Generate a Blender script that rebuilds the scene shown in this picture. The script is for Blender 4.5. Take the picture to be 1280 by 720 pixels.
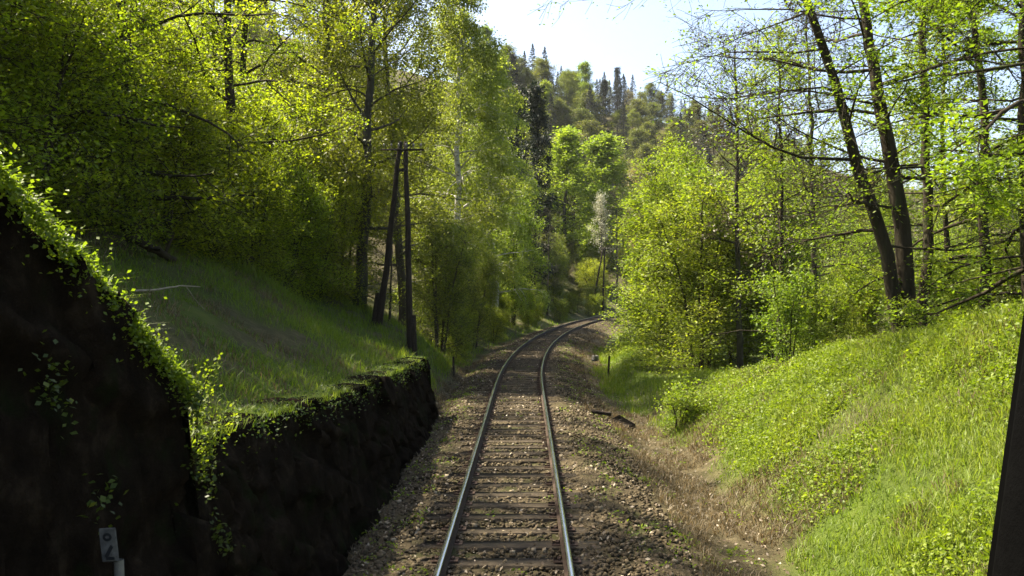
import bpy, math, random
import numpy as np

# ------------------------------------------------------------------ scene, camera, light
sc = bpy.context.scene
for _o in list(bpy.data.objects):
    bpy.data.objects.remove(_o)
COL = sc.collection
FPX, CX, HY, CAMZ = 1000.0, 640.0, 354.0, 3.24      # the photograph's lens, read from the rails

cam_d = bpy.data.cameras.new("camera")
cam = bpy.data.objects.new("camera", cam_d)
COL.objects.link(cam)
cam.location = (0, 0, CAMZ)
cam.rotation_euler = (math.radians(90 - 0.34), 0, 0)
cam_d.sensor_width = 36
cam_d.lens = 36 * FPX / 1280
cam_d.clip_start = 0.05
cam_d.clip_end = 6000
sc.camera = cam

SUN_AZ, SUN_EL = -60.0, 55.0                         # degrees; azimuth from straight ahead, negative = left
az, el = math.radians(SUN_AZ), math.radians(SUN_EL)
world = bpy.data.worlds.new("World")
sc.world = world
world.use_nodes = True
nt = world.node_tree
nt.nodes.clear()
sky = nt.nodes.new("ShaderNodeTexSky")
sky.sky_type = 'NISHITA'
sky.sun_disc = False
sky.sun_elevation = el
sky.sun_rotation = az
sky.altitude = 400
sky.dust_density = 5.0
sky.air_density = 1.0
bg = nt.nodes.new("ShaderNodeBackground")
bg.inputs[1].default_value = 0.085
wo = nt.nodes.new("ShaderNodeOutputWorld")
nt.links.new(sky.outputs[0], bg.inputs[0])
nt.links.new(bg.outputs[0], wo.inputs[0])

sun_d = bpy.data.lights.new("sun", 'SUN')
sun_d.energy = 5.0
sun_d.angle = math.radians(0.6)
sun_d.color = (1.0, 0.90, 0.70)
sun = bpy.data.objects.new("sun", sun_d)
COL.objects.link(sun)
from mathutils import Vector
S = Vector((math.sin(az) * math.cos(el), math.cos(az) * math.cos(el), math.sin(el)))
sun.rotation_euler = S.to_track_quat('Z', 'Y').to_euler()
sun.location = (-20, 10, 60)

sc.view_settings.view_transform = 'Standard'
sc.view_settings.look = 'None'
sc.view_settings.gamma = 1
sc.view_settings.exposure = 2.1
sc.view_settings.use_curve_mapping = False
sc.render.engine = 'CYCLES'
cy = sc.cycles
cy.max_bounces = 7
cy.diffuse_bounces = 3
cy.glossy_bounces = 2
cy.transmission_bounces = 5
cy.transparent_max_bounces = 4
cy.caustics_reflective = False
cy.caustics_refractive = False

RNG = np.random.default_rng(7)

# ------------------------------------------------------------------ helpers
def tag(o, label=None, cat=None, group=None, kind=None):
    if label: o['label'] = label
    if cat: o['category'] = cat
    if group: o['group'] = group
    if kind: o['kind'] = kind
    return o

def empty(name, loc, rz=0.0, scale=1.0):
    o = bpy.data.objects.new(name, None)
    COL.objects.link(o)
    o.location = loc
    o.rotation_euler = (0, 0, rz)
    o.scale = (scale,) * 3 if np.isscalar(scale) else scale
    o.empty_display_size = 0.2
    return o

def mesh_data(name, V, Fs, mats, attr=None, smooth=False, mat_idx=None):
    """V (n,3); Fs list of (m,k) face arrays"""
    V = np.asarray(V, dtype=np.float32)
    me = bpy.data.meshes.new(name)
    me.vertices.add(len(V))
    me.vertices.foreach_set("co", V.ravel())
    if not isinstance(Fs, (list, tuple)): Fs = [Fs]
    Fs = [np.asarray(f, dtype=np.int32) for f in Fs if len(f)]
    loops = np.concatenate([f.ravel() for f in Fs])
    tot = np.concatenate([np.full(len(f), f.shape[1], dtype=np.int32) for f in Fs])
    start = np.concatenate([[0], np.cumsum(tot)[:-1]]).astype(np.int32)
    me.loops.add(len(loops))
    me.loops.foreach_set("vertex_index", loops)
    me.polygons.add(len(tot))
    me.polygons.foreach_set("loop_start", start)
    me.polygons.foreach_set("loop_total", tot)
    if smooth: me.polygons.foreach_set("use_smooth", np.ones(len(tot), dtype=bool))
    if mat_idx is not None: me.polygons.foreach_set("material_index", np.asarray(mat_idx, dtype=np.int32))
    if not isinstance(mats, (list, tuple)): mats = [mats]
    for m in mats: me.materials.append(m)
    if attr is not None:
        for an, av in attr.items():
            a = me.attributes.new(an, 'FLOAT', 'POINT')
            a.data.foreach_set("value", np.asarray(av, dtype=np.float32))
    me.update(calc_edges=True)
    return me

def link(name, me, parent=None, loc=None):
    o = bpy.data.objects.new(name, me)
    COL.objects.link(o)
    if parent is not None: o.parent = parent
    if loc is not None: o.location = loc
    return o

def nrm(a):
    return a / np.maximum(np.linalg.norm(a, axis=-1, keepdims=True), 1e-9)

def hashn(i, j, k, seed):
    h = np.sin(i * 127.1 + j * 311.7 + k * 74.7 + seed * 17.3) * 43758.5453
    return h - np.floor(h)

def vnoise(x, y, z=0.0, seed=0):
    x, y = np.asarray(x, float), np.asarray(y, float)
    z = np.zeros_like(x) + z
    xi, yi, zi = np.floor(x), np.floor(y), np.floor(z)
    f = lambda t: t * t * (3 - 2 * t)
    fx, fy, fz = f(x - xi), f(y - yi), f(z - zi)
    r = 0
    for a in (0, 1):
        for b in (0, 1):
            for c in (0, 1):
                w = (fx if a else 1 - fx) * (fy if b else 1 - fy) * (fz if c else 1 - fz)
                r = r + w * hashn(xi + a, yi + b, zi + c, seed)
    return r * 2 - 1

def fbm(x, y, z=0.0, seed=0, o=3):
    r, a = 0, 1.0
    for i in range(o):
        r = r + a * vnoise(np.asarray(x) * 2 ** i, np.asarray(y) * 2 ** i, z * 2 ** i, seed + i)
        a *= 0.5
    return r

def smooth(x, a, b):
    t = np.clip((x - a) / (b - a), 0, 1)
    return t * t * (3 - 2 * t)

def tubes(P, R, k):
    """P (N,m,3), R (N,m) -> verts, quads"""
    N, m, _ = P.shape
    T = nrm(np.gradient(P, axis=1))
    ref = np.where(np.abs(T[..., 2:3]) > 0.9, np.array([1.0, 0, 0]), np.array([0, 0, 1.0]))
    A = nrm(np.cross(T, ref)); B = np.cross(T, A)
    th = np.arange(k) * 2 * np.pi / k
    V = P[:, :, None, :] + R[:, :, None, None] * (np.cos(th)[None, None, :, None] * A[:, :, None, :] + np.sin(th)[None, None, :, None] * B[:, :, None, :])
    idx = np.arange(N * m * k).reshape(N, m, k)
    a = idx[:, :-1, :]; b = idx[:, 1:, :]
    q = np.stack([a, np.roll(a, -1, axis=2), np.roll(b, -1, axis=2), b], axis=-1).reshape(-1, 4)
    return V.reshape(-1, 3), q

def merge(parts):
    Vs, Fs, off = [], {}, 0
    for V, F in parts:
        if not isinstance(F, (list, tuple)): F = [F]
        for f in F:
            if len(f): Fs.setdefault(f.shape[1], []).append(np.asarray(f) + off)
        Vs.append(V); off += len(V)
    return np.concatenate(Vs), [np.concatenate(v) for v in Fs.values()]

def box(c, s, rz=0.0, bev=0.0, rx=0.0, ry=0.0):
    """bevelled box: a box whose edges are cut; returns (V, [quads, tris])"""
    hx, hy, hz = [v / 2 for v in s]
    b = min(bev, hx * .9, hy * .9, hz * .9)
    if b <= 0:
        V = np.array([(x, y, z) for x in (-hx, hx) for y in (-hy, hy) for z in (-hz, hz)], float)
        F = [np.array([(0, 1, 3, 2), (4, 6, 7, 5), (0, 4, 5, 1), (2, 3, 7, 6), (0, 2, 6, 4), (1, 5, 7, 3)])]
    else:
        V, ix = [], {}
        for sx in (-1, 1):
            for sy in (-1, 1):
                for sz in (-1, 1):
                    for ax in range(3):
                        p = [sx * (hx - b), sy * (hy - b), sz * (hz - b)]
                        p[ax] = (sx * hx, sy * hy, sz * hz)[ax]
                        ix[(sx, sy, sz, ax)] = len(V); V.append(p)
        q, t = [], []
        for ax in range(3):
            u, v = [a for a in range(3) if a != ax]
            for sg in (-1, 1):
                f = []
                for su, sv in ((-1, -1), (1, -1), (1, 1), (-1, 1)):
                    s3 = [0, 0, 0]; s3[ax] = sg; s3[u] = su; s3[v] = sv
                    f.append(ix[(*s3, ax)])
                q.append(f)
        for ax in range(3):
            u, v = [a for a in range(3) if a != ax]
            for su in (-1, 1):
                for sv in (-1, 1):
                    f = []
                    for sg, a2 in ((-1, u), (1, u), (1, v), (-1, v)):
                        s3 = [0, 0, 0]; s3[ax] = sg; s3[u] = su; s3[v] = sv
                        f.append(ix[(*s3, a2)])
                    q.append(f)
        for sx in (-1, 1):
            for sy in (-1, 1):
                for sz in (-1, 1):
                    t.append([ix[(sx, sy, sz, a)] for a in range(3)])
        V = np.array(V, float); F = [np.array(q), np.array(t)]
    for ang, (i, j) in ((rx, (1, 2)), (ry, (2, 0)), (rz, (0, 1))):
        if ang:
            c_, s_ = math.cos(ang), math.sin(ang)
            a, d = V[:, i].copy(), V[:, j].copy()
            V[:, i] = a * c_ - d * s_; V[:, j] = a * s_ + d * c_
    return V + np.array(c, float), F

# ------------------------------------------------------------------ materials
def new_mat(name):
    m = bpy.data.materials.new(name); m.use_nodes = True
    n = m.node_tree; n.nodes.clear()
    out = n.nodes.new("ShaderNodeOutputMaterial")
    return m, n, out

def ramp(n, stops, src=None):
    r = n.nodes.new("ShaderNodeValToRGB")
    e = r.color_ramp.elements
    while len(e) < len(stops): e.new(0.5)
    for i, (p, c) in enumerate(stops):
        e[i].position = p; e[i].color = (*c, 1)
    if src is not None: n.links.new(src, r.inputs[0])
    return r.outputs[0]

def noise(n, scale, detail=4, rough=0.6, coord=None, dist=0.0):
    t = n.nodes.new("ShaderNodeTexNoise")
    t.inputs["Scale"].default_value = scale; t.inputs["Detail"].default_value = detail
    t.inputs["Roughness"].default_value = rough; t.inputs["Distortion"].default_value = dist
    if coord is not None: n.links.new(coord, t.inputs["Vector"])
    return t.outputs["Fac"]

def mixc(n, f, a, b, mode='MIX'):
    x = n.nodes.new("ShaderNodeMix"); x.data_type = 'RGBA'; x.blend_type = mode
    for sock, v in ((x.inputs[0], f), (x.inputs[6], a), (x.inputs[7], b)):
        if isinstance(v, (int, float)): sock.default_value = v
        elif isinstance(v, tuple): sock.default_value = (*v, 1)
        else: n.links.new(v, sock)
    return x.outputs[2]

def obj_coord(n):
    return n.nodes.new("ShaderNodeTexCoord").outputs["Object"]

def attr_fac(n, name):
    a = n.nodes.new("ShaderNodeAttribute"); a.attribute_name = name
    return a.outputs["Fac"]

def leaf_mat(name, lo, mid, hi, trans=0.5, tint=(1.5, 1.55, 0.6), rough=0.5, spec=0.25):
    """thin leaf: reflects on one side and lets yellow-green light through"""
    m, n, out = new_mat(name)
    c = ramp(n, [(0.0, lo), (0.5, mid), (1.0, hi)], attr_fac(n, "hue"))
    inf = n.nodes.new("ShaderNodeObjectInfo")
    hs = n.nodes.new("ShaderNodeHueSaturation")
    mr = n.nodes.new("ShaderNodeMapRange"); n.links.new(inf.outputs["Random"], mr.inputs[0])
    mr.inputs[3].default_value = 0.488; mr.inputs[4].default_value = 0.512
    n.links.new(mr.outputs[0], hs.inputs["Hue"])
    n.links.new(c, hs.inputs["Color"])
    p = n.nodes.new("ShaderNodeBsdfPrincipled")
    p.inputs["Roughness"].default_value = rough
    p.inputs["Specular IOR Level"].default_value = spec
    n.links.new(hs.outputs[0], p.inputs["Base Color"])
    t = n.nodes.new("ShaderNodeBsdfTranslucent")
    n.links.new(mixc(n, 1.0, hs.outputs[0], tint, 'MULTIPLY'), t.inputs[0])
    x = n.nodes.new("ShaderNodeMixShader"); x.inputs[0].default_value = trans
    n.links.new(p.outputs[0], x.inputs[1]); n.links.new(t.outputs[0], x.inputs[2])
    n.links.new(x.outputs[0], out.inputs[0])
    return m

def surf_mat(name, stops, scale, rough=0.85, bump=0.0, bscale=None, stretch=(1, 1, 1), spec=0.3, metallic=0.0, second=None):
    m, n, out = new_mat(name)
    mp = n.nodes.new("ShaderNodeMapping"); n.links.new(obj_coord(n), mp.inputs[0])
    mp.inputs["Scale"].default_value = stretch
    f = noise(n, scale, 6, 0.65, mp.outputs[0])
    c = ramp(n, stops, f)
    if second:
        f2 = noise(n, second[0], 4, 0.6, mp.outputs[0])
        r2 = ramp(n, [(second[2], (0, 0, 0)), (second[3], (1, 1, 1))], f2)
        c = mixc(n, r2, c, second[1])
    p = n.nodes.new("ShaderNodeBsdfPrincipled")
    p.inputs["Roughness"].default_value = rough; p.inputs["Metallic"].default_value = metallic
    p.inputs["Specular IOR Level"].default_value = spec
    n.links.new(c, p.inputs["Base Color"])
    if bump:
        b = n.nodes.new("ShaderNodeBump"); b.inputs["Strength"].default_value = bump
        b.inputs["Distance"].default_value = 0.03
        n.links.new(noise(n, bscale or scale * 3, 5, 0.7, mp.outputs[0]), b.inputs["Height"])
        n.links.new(b.outputs[0], p.inputs["Normal"])
    n.links.new(p.outputs[0], out.inputs[0])
    return m

M = {}
M['bark_dark'] = surf_mat("bark_dark", [(0.3, (.018, .014, .009)), (0.7, (.055, .045, .030))], 7, .95, .8, 25, (1, 1, .25), .1, second=(2.5, (.035, .045, .015), .55, .7))
M['bark_grey'] = surf_mat("bark_grey", [(0.3, (.030, .026, .019)), (0.7, (.085, .075, .055))], 6, .95, .6, 25, (1, 1, .3), .1, second=(2.0, (.045, .055, .02), .5, .7))
M['bark_birch'] = surf_mat("bark_birch", [(0.35, (.03, .025, .02)), (0.5, (.42, .40, .36))], 3, .8, .3, 20, (1, 1, 2.2), .2)
M['hornbeam_leaf'] = leaf_mat("hornbeam_leaf", (.075, .115, .010), (.120, .175, .014), (.19, .24, .022), .5)
M['beech_leaf'] = leaf_mat("beech_leaf", (.090, .125, .008), (.150, .195, .012), (.220, .255, .020), .6, (1.62, 1.66, .65))
M['bronze_leaf'] = leaf_mat("bronze_leaf", (.080, .088, .012), (.128, .142, .020), (.18, .20, .028), .5, (1.32, 1.42, .6))
M['birch_leaf'] = leaf_mat("birch_leaf", (.105, .145, .024), (.160, .205, .040), (.24, .275, .07), .5)
M['poplar_leaf'] = leaf_mat("poplar_leaf", (.105, .155, .014), (.160, .215, .022), (.22, .275, .04), .5)
M['willow_leaf'] = leaf_mat("willow_leaf", (.085, .110, .016), (.135, .165, .026), (.20, .225, .045), .52)
M['yellow_leaf'] = leaf_mat("yellow_leaf", (.100, .148, .010), (.155, .208, .015), (.235, .27, .026), .5, (1.45, 1.52, .65))
M['needle'] = leaf_mat("needle", (.008, .014, .007), (.014, .024, .012), (.028, .040, .018), .10, (1.2, 1.3, .7))
M['olive_leaf'] = leaf_mat("olive_leaf", (.050, .065, .012), (.085, .100, .018), (.13, .14, .025), .42)
M['blossom'] = leaf_mat("blossom", (.24, .24, .15), (.36, .36, .25), (.50, .50, .40), .4, (1.05, 1.05, .9))
M['pale_leaf'] = leaf_mat("pale_leaf", (.14, .13, .05), (.20, .19, .08), (.27, .26, .12), .45, (1.2, 1.15, .7))
M['twig_leaf'] = leaf_mat("twig_leaf", (.045, .036, .022), (.070, .058, .035), (.10, .085, .05), .2, (1.1, 1.0, .8))
M['weed_leaf'] = leaf_mat("weed_leaf", (.085, .125, .008), (.140, .190, .011), (.21, .255, .018), .45)
M['ivy_leaf'] = leaf_mat("ivy_leaf", (.030, .050, .008), (.055, .085, .010), (.13, .16, .02), .4)
M['grass'] = leaf_mat("grass_blade", (.078, .118, .011), (.120, .175, .016), (.195, .22, .038), .45, (1.47, 1.52, .68))
M['dry_grass'] = leaf_mat("dry_grass_blade", (.07, .054, .027), (.135, .105, .055), (.24, .195, .115), .35, (1.1, 1.0, .8))
M['litter'] = leaf_mat("litter_leaf", (.06, .042, .024), (.14, .10, .06), (.33, .28, .20), .15, (1, 1, 1))
M['stone_black'] = surf_mat("shade_dark_stone", [(0.3, (.004, .0028, .0018)), (0.55, (.010, .0068, .0044)), (0.75, (.028, .020, .013))], 3.5, 1.0, .8, 18, spec=.02, second=(2.2, (.007, .009, .003), .55, .68))  # stone colour taken down near black to carry the walls' deep shade
M['ballast'] = surf_mat("ballast_gravel", [(0.25, (.030, .023, .012)), (0.5, (.063, .048, .026)), (0.75, (.112, .086, .049))], 26, .95, 1.0, 40, spec=.15, second=(1.3, (.045, .046, .014), .48, .66))
M['stones'] = None
M['sleeper'] = surf_mat("sleeper_wood", [(0.3, (.042, .031, .019)), (0.55, (.088, .067, .043)), (0.75, (.140, .110, .074))], 3, .9, .7, 9, (1, 9, 9), spec=.2, second=(3, (.05, .04, .025), .5, .7))
M['rail_side'] = surf_mat("rail_rust", [(0.3, (.020, .012, .008)), (0.7, (.060, .036, .022))], 12, .85, .3, 40, spec=.3)
M['rail_top'] = surf_mat("rail_polished", [(0.3, (.50, .49, .47)), (0.7, (.62, .61, .59))], 4, .22, 0, metallic=1.0, stretch=(8, 1, 8))
M['plate'] = surf_mat("tie_plate_rust", [(0.3, (.03, .018, .012)), (0.7, (.08, .048, .03))], 20, .85)
M['pole_wood'] = surf_mat("tarred_pole_wood", [(0.3, (.014, .010, .007)), (0.7, (.045, .034, .025))], 6, .9, .6, 14, (4, 4, .4), .2)
M['old_wood'] = surf_mat("rotting_wood", [(0.3, (.016, .012, .009)), (0.7, (.05, .038, .028))], 8, .95, .6, 20, (.5, 3, 3), .15)
M['pale_wood'] = surf_mat("pale_dead_wood", [(0.3, (.16, .13, .09)), (0.7, (.28, .24, .17))], 8, .9, .3, 20)
M['porcelain'] = surf_mat("insulator_glass", [(0.3, (.12, .10, .08)), (0.7, (.2, .18, .15))], 9, .3, spec=.5)
M['concrete'] = surf_mat("weathered_concrete", [(0.3, (.10, .095, .08)), (0.7, (.19, .18, .155))], 8, .9, .5, 30)
M['sign_white'] = surf_mat("faded_white_enamel", [(0.3, (.04, .037, .030)), (0.7, (.125, .12, .10))], 18, .8, spec=.2)
M['sign_black'] = surf_mat("black_enamel", [(0.3, (.02, .02, .02)), (0.7, (.035, .035, .035))], 6, .6, spec=.4)
M['cab_black'] = surf_mat("shade_black_rubber", [(0.3, (.0012, .0012, .0012)), (0.7, (.002, .002, .002))], 30, .9, .2, 80, spec=.02)  # black rubber, coloured darker still for the shade inside the cab
M['cab_paint'] = surf_mat("cab_shade_black", [(0.3, (.0010, .0010, .0010)), (0.7, (.0018, .0018, .0018))], 20, .9, spec=.01)  # pillar's black also has the cab's shade put into it

def stone_mat():
    m, n, out = new_mat("loose_ballast_stone")
    c = ramp(n, [(0.0, (.028, .021, .011)), (0.45, (.062, .047, .026)), (0.8, (.112, .086, .049)), (1.0, (.27, .22, .145))], attr_fac(n, "hue"))
    p = n.nodes.new("ShaderNodeBsdfPrincipled"); p.inputs["Roughness"].default_value = .9
    p.inputs["Specular IOR Level"].default_value = .2
    n.links.new(c, p.inputs["Base Color"]); n.links.new(p.outputs[0], out.inputs[0])
    return m
M['stones'] = stone_mat()

def ground_mat():
    m, n, out = new_mat("ground_soil_and_turf")
    oc = obj_coord(n)
    f = noise(n, 1.6, 8, .7, oc)
    green = ramp(n, [(0.3, (.030, .048, .008)), (0.55, (.062, .088, .012)), (0.75, (.10, .115, .025))], f)
    f2 = noise(n, 5.0, 8, .75, oc)
    brown = ramp(n, [(0.28, (.028, .024, .012)), (0.5, (.066, .054, .029)), (0.72, (.13, .105, .06))], f2)
    c = mixc(n, attr_fac(n, "turf"), brown, green)
    p = n.nodes.new("ShaderNodeBsdfPrincipled"); p.inputs["Roughness"].default_value = .95
    p.inputs["Specular IOR Level"].default_value = .1
    n.links.new(c, p.inputs["Base Color"])
    b = n.nodes.new("ShaderNodeBump"); b.inputs["Strength"].default_value = 1; b.inputs["Distance"].default_value = .06
    n.links.new(noise(n, 9, 6, .75, oc), b.inputs["Height"]); n.links.new(b.outputs[0], p.inputs["Normal"])
    n.links.new(p.outputs[0], out.inputs[0])
    return m
M['ground'] = ground_mat()

# ------------------------------------------------------------------ the line of the track and the lie of the land
P0 = np.array([0.20, 25.0]); HD = 0.018; RAD = 185.0
DIR = np.array([math.sin(HD), math.cos(HD)]); RGT = np.array([math.cos(HD), -math.sin(HD)])
CEN = P0 + RAD * RGT

def track(s):
    """(x, y, heading) of the centre line; s metres along it, s = y roughly"""
    s = np.asarray(s, float); t = s - 25.0
    lin = P0[None] + t[:, None] * DIR[None]
    a = t / RAD
    pos = CEN[None] - RAD * (np.cos(a)[:, None] * RGT[None] - np.sin(a)[:, None] * DIR[None])
    st = t < 0
    pos = np.where(st[:, None], lin, pos)
    head = np.where(st, HD, HD + a)
    return pos[:, 0], pos[:, 1], head

def track_uv(x, y):
    x = np.asarray(x, float); y = np.asarray(y, float)
    dx, dy = x - P0[0], y - P0[1]
    lu = dx * RGT[0] + dy * RGT[1]; ls = dx * DIR[0] + dy * DIR[1]
    rx, ry = x - CEN[0], y - CEN[1]
    dist = np.hypot(rx, ry)
    cu = RAD - dist
    ang = np.arctan2(rx * DIR[0] + ry * DIR[1], -(rx * RGT[0] + ry * RGT[1]))
    st = ls < 0
    return np.where(st, lu, cu), np.where(st, 25 + ls, 25 + RAD * ang)

WT_Y = [-5, 2.0, 4.2, 5.2, 6.2, 6.6, 9.3, 13, 21.4, 30]
WT_Z = [4.9, 4.9, 4.02, 3.30, 2.50, 1.80, 1.70, 1.47, 1.18, 1.0]
def walltop(y): return np.interp(y, WT_Y, WT_Z)

def height(x, y):
    x = np.asarray(x, float); y = np.asarray(y, float)
    u, s = track_uv(x, y)
    a = -u
    # left, behind the walls
    wt = walltop(s) - 0.10
    zl1 = wt + np.where(a < 8, .56 * (a - 2.9), .56 * 5.1 + .33 * (a - 8))
    zl1 = np.where(a < 2.9, -.55 + (wt + .55) * smooth(a, 2.45, 2.9), zl1)
    # left, the mound under the first pole and the low verge after it
    zl2 = np.where(a < 4.0, -.45 + 1.0 * (a - 2.25), 1.30 + .5 * (a - 4.0))
    zl2 = np.where(a < 2.25, -.45, zl2)
    zl3 = np.where(a < 3.2, -.5, -.5 + .42 * (a - 3.2))
    w1 = smooth(s, 21.2, 22.6); w2 = smooth(s, 29.5, 37)
    zl = zl1 * (1 - w1) + (zl2 * (1 - w2) + zl3 * w2) * w1
    hamp = np.interp(x, [-100, 0, 13, 51, 86, 150, 300], [60, 58, 57, 57, 52, 36, 20])
    zl = np.minimum(zl, 7.0)
    zl = zl + hamp * smooth(a, 14, 125) ** 1.1 * smooth(s, 20, 90) + 22 * smooth(a, 14, 70) * (1 - smooth(s, 20, 90))
    # right
    hb = np.interp(s, [-5, 11, 14, 17.5, 22, 26.5, 30], [3.2, 3.0, 2.6, 1.75, .7, -.15, -.3])
    b = u
    zr = -.72 + np.minimum(.78 * np.clip(b - 3.9, 0, None), hb + .72)
    dsh = smooth(b, 2.3, 3.3)
    zr = np.where(b < 3.9, -.45 - .27 * dsh, zr)
    zr = zr + .03 * np.clip(b - 9, 0, 200) + 16 * smooth(b, 25, 160) * 0
    z = np.where(u < 0, zl, zr)
    far = smooth(np.abs(u), 3.0, 5.0)
    z = z + far * (.10 * fbm(x * .6, y * .6, 0, 3, 3)) + smooth(np.abs(u), 2.6, 4) * .03 * fbm(x * 3, y * 3, 0, 5, 2)
    return z

def hz(x, y): return float(height(np.array([x]), np.array([y]))[0])

def turf(x, y):
    u, s = track_uv(x, y)
    n1 = fbm(x * .5, y * .5, 0, 11, 3)
    left = smooth(-u, 2.3, 3.1) * np.where(s < 34, 1.0, 1 - smooth(s, 34, 40) * .3) * (1 - smooth(-u, 9, 13) * .75) * (1 - .75 * smooth(fbm(x * .9, y * .9, 0, 13, 3), .0, .5) * smooth(-u, 3.2, 4.2))
    right = smooth(u + n1 * .8, 3.9, 5.3)
    right = np.where(s > 24, smooth(u + n1 * .5, 2.9, 3.6), right) * (1 - .6 * smooth(u, 12, 20))
    t = np.where(u < 0, left, right)
    return np.clip(t * (.82 + .35 * n1), 0, 1)

def grow_axis(lo, hi, step, far_lo, far_hi, g=1.16):
    mid = np.arange(lo, hi + 1e-6, step)
    out, st, p = [], step, hi
    while p < far_hi: st *= g; p += st; out.append(p)
    neg, st, p = [], step, lo
    while p > far_lo: st *= g; p -= st; neg.append(p)
    return np.concatenate([neg[::-1], mid, out])

gx = grow_axis(-11, 13, .24, -1500, 1500, 1.09); gy = grow_axis(-3, 44, .3, -400, 2200, 1.07)
X, Y = np.meshgrid(gx, gy)
Z = height(X.ravel(), Y.ravel())
V = np.stack([X.ravel(), Y.ravel(), Z], 1)
i = np.arange(len(gx) * len(gy)).reshape(len(gy), len(gx))
Q = np.stack([i[:-1, :-1], i[:-1, 1:], i[1:, 1:], i[1:, :-1]], -1).reshape(-1, 4)
g = link("ground", mesh_data("ground", V, Q, M['ground'], {"turf": turf(X.ravel(), Y.ravel())}, True))
tag(g, kind='structure')

# ballast bed: a swept strip under the track
ss = np.concatenate([np.arange(-4, 46, .22), np.arange(46, 160, .8)])
uu = np.concatenate([[-2.75, -2.5], np.linspace(-2.3, 2.3, 34), [2.55, 2.9]])
tx, ty, th = track(ss)
prof = np.interp(np.abs(uu), [0, .95, 1.2, 1.45, 1.75, 2.5, 2.9], [-.216, -.214, -.184, -.190, -.25, -.50, -.80])
BX = tx[:, None] + uu[None] * np.cos(th)[:, None]
BY = ty[:, None] - uu[None] * np.sin(th)[:, None]
BZ = prof[None] + 0.022 * fbm(BX * 4, BY * 4, 0, 21, 3) + .02 * fbm(BX * .8, BY * .8, 0, 31, 2)
i = np.arange(BX.size).reshape(BX.shape)
Q = np.stack([i[:-1, :-1], i[:-1, 1:], i[1:, 1:], i[1:, :-1]], -1).reshape(-1, 4)
bo = link("ballast_bed", mesh_data("ballast_bed", np.stack([BX.ravel(), BY.ravel(), BZ.ravel()], 1), Q, M['ballast'], None, True))
tag(bo, kind='structure')

def bed_z(u):
    return np.interp(np.abs(u), [0, .95, 1.2, 1.45, 1.75, 2.5, 2.9], [-.216, -.214, -.184, -.190, -.25, -.50, -.80])

def surf_z(x, y):
    u, s = track_uv(x, y)
    return np.where(np.abs(u) < 2.65, np.maximum(bed_z(u), height(x, y)), height(x, y))

# ------------------------------------------------------------------ scattered cover
def at_track(s, u):
    tx, ty, th = track(s)
    return tx + u * np.cos(th), ty - u * np.sin(th)

def stones(n, srng, uf, size, seed):
    r = np.random.default_rng(seed)
    s = srng[0] + (srng[1] - srng[0]) * r.random(n) ** 1.7
    u = uf(r, n)
    x, y = at_track(s, u)
    z = surf_z(x, y)
    c = np.array([(a, b, c) for a in (-1, 1) for b in (-1, 1) for c in (-1, 1)], float) * .5
    sz = size[0] + (size[1] - size[0]) * r.random(n) ** 2
    L = c[None] * (sz[:, None, None] * (0.7 + .6 * r.random((n, 1, 3)))) + r.normal(0, 1, (n, 8, 3)) * sz[:, None, None] * .13
    a = r.random(n) * 6.283; b = r.normal(0, .6, n)
    ca, sa, cb, sb = np.cos(a), np.sin(a), np.cos(b), np.sin(b)
    Rz = np.zeros((n, 3, 3)); Rz[:, 0, 0] = ca; Rz[:, 0, 1] = -sa; Rz[:, 1, 0] = sa; Rz[:, 1, 1] = ca; Rz[:, 2, 2] = 1
    Rx = np.zeros((n, 3, 3)); Rx[:, 0, 0] = 1; Rx[:, 1, 1] = cb; Rx[:, 1, 2] = -sb; Rx[:, 2, 1] = sb; Rx[:, 2, 2] = cb
    L = np.einsum('nij,njk,nvk->nvi', Rz, Rx, L)
    V = L + np.stack([x, y, z + .008], 1)[:, None]
    F = np.array([(0, 1, 3, 2), (4, 6, 7, 5), (0, 4, 5, 1), (2, 3, 7, 6), (0, 2, 6, 4), (1, 5, 7, 3)])
    Q = (np.arange(n)[:, None, None] * 8 + F[None]).reshape(-1, 4)
    return V.reshape(-1, 3), Q, np.repeat(np.clip(r.normal(.45, .22, n), 0, 1), 8)

def u_bed(r, n):
    u = r.uniform(-2.5, 2.5, n)
    return u
Vs, Qs, Hs = stones(42000, (6, 75), u_bed, (.02, .058), 3)
o = link("ballast_stones", mesh_data("ballast_stones", Vs, Qs, M['stones'], {"hue": Hs}))
tag(o, "loose brown ballast stones strewn between and beside the rails", "ballast", kind='stuff')

def blades(x, y, r, hgt, wid, lean, hue, z=None):
    n = len(x)
    if z is None: z = surf_z(x, y) - .02
    a = r.random(n) * 6.283
    h = hgt * (0.55 + .9 * r.random(n)); w = wid * (.7 + .6 * r.random(n))
    side = np.stack([np.cos(a), np.sin(a), np.zeros(n)], 1)
    la = r.random(n) * 6.283; ll = lean * (.3 + r.random(n)) * h
    lv = np.stack([np.cos(la) * ll, np.sin(la) * ll, np.zeros(n)], 1)
    b = np.stack([x, y, z], 1)
    up = np.array([0, 0, 1.0])
    m = b + lv * .3 + up * (h * .58)[:, None]
    t = b + lv + up * (h * (1 - .25 * lean))[:, None]
    V = np.stack([b - side * w[:, None] / 2, b + side * w[:, None] / 2, m + side * w[:, None] * .4, m - side * w[:, None] * .4, t], 1).reshape(-1, 3)
    k = np.arange(n)[:, None] * 5
    Q = k + np.array([[0, 1, 2, 3]]); T = k + np.array([[3, 2, 4]])
    return V, [Q, T], np.repeat(hue, 5)

def keep(r, x, y, dens):
    k = r.random(len(x)) < dens
    return x[k], y[k]

def patch(r, n, s0, s1, u0, u1, pw=1.0):
    s = s0 + (s1 - s0) * r.random(n) ** pw
    u = r.uniform(u0, u1, n)
    x, y = at_track(s, u)
    return x, y, s, u

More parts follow.
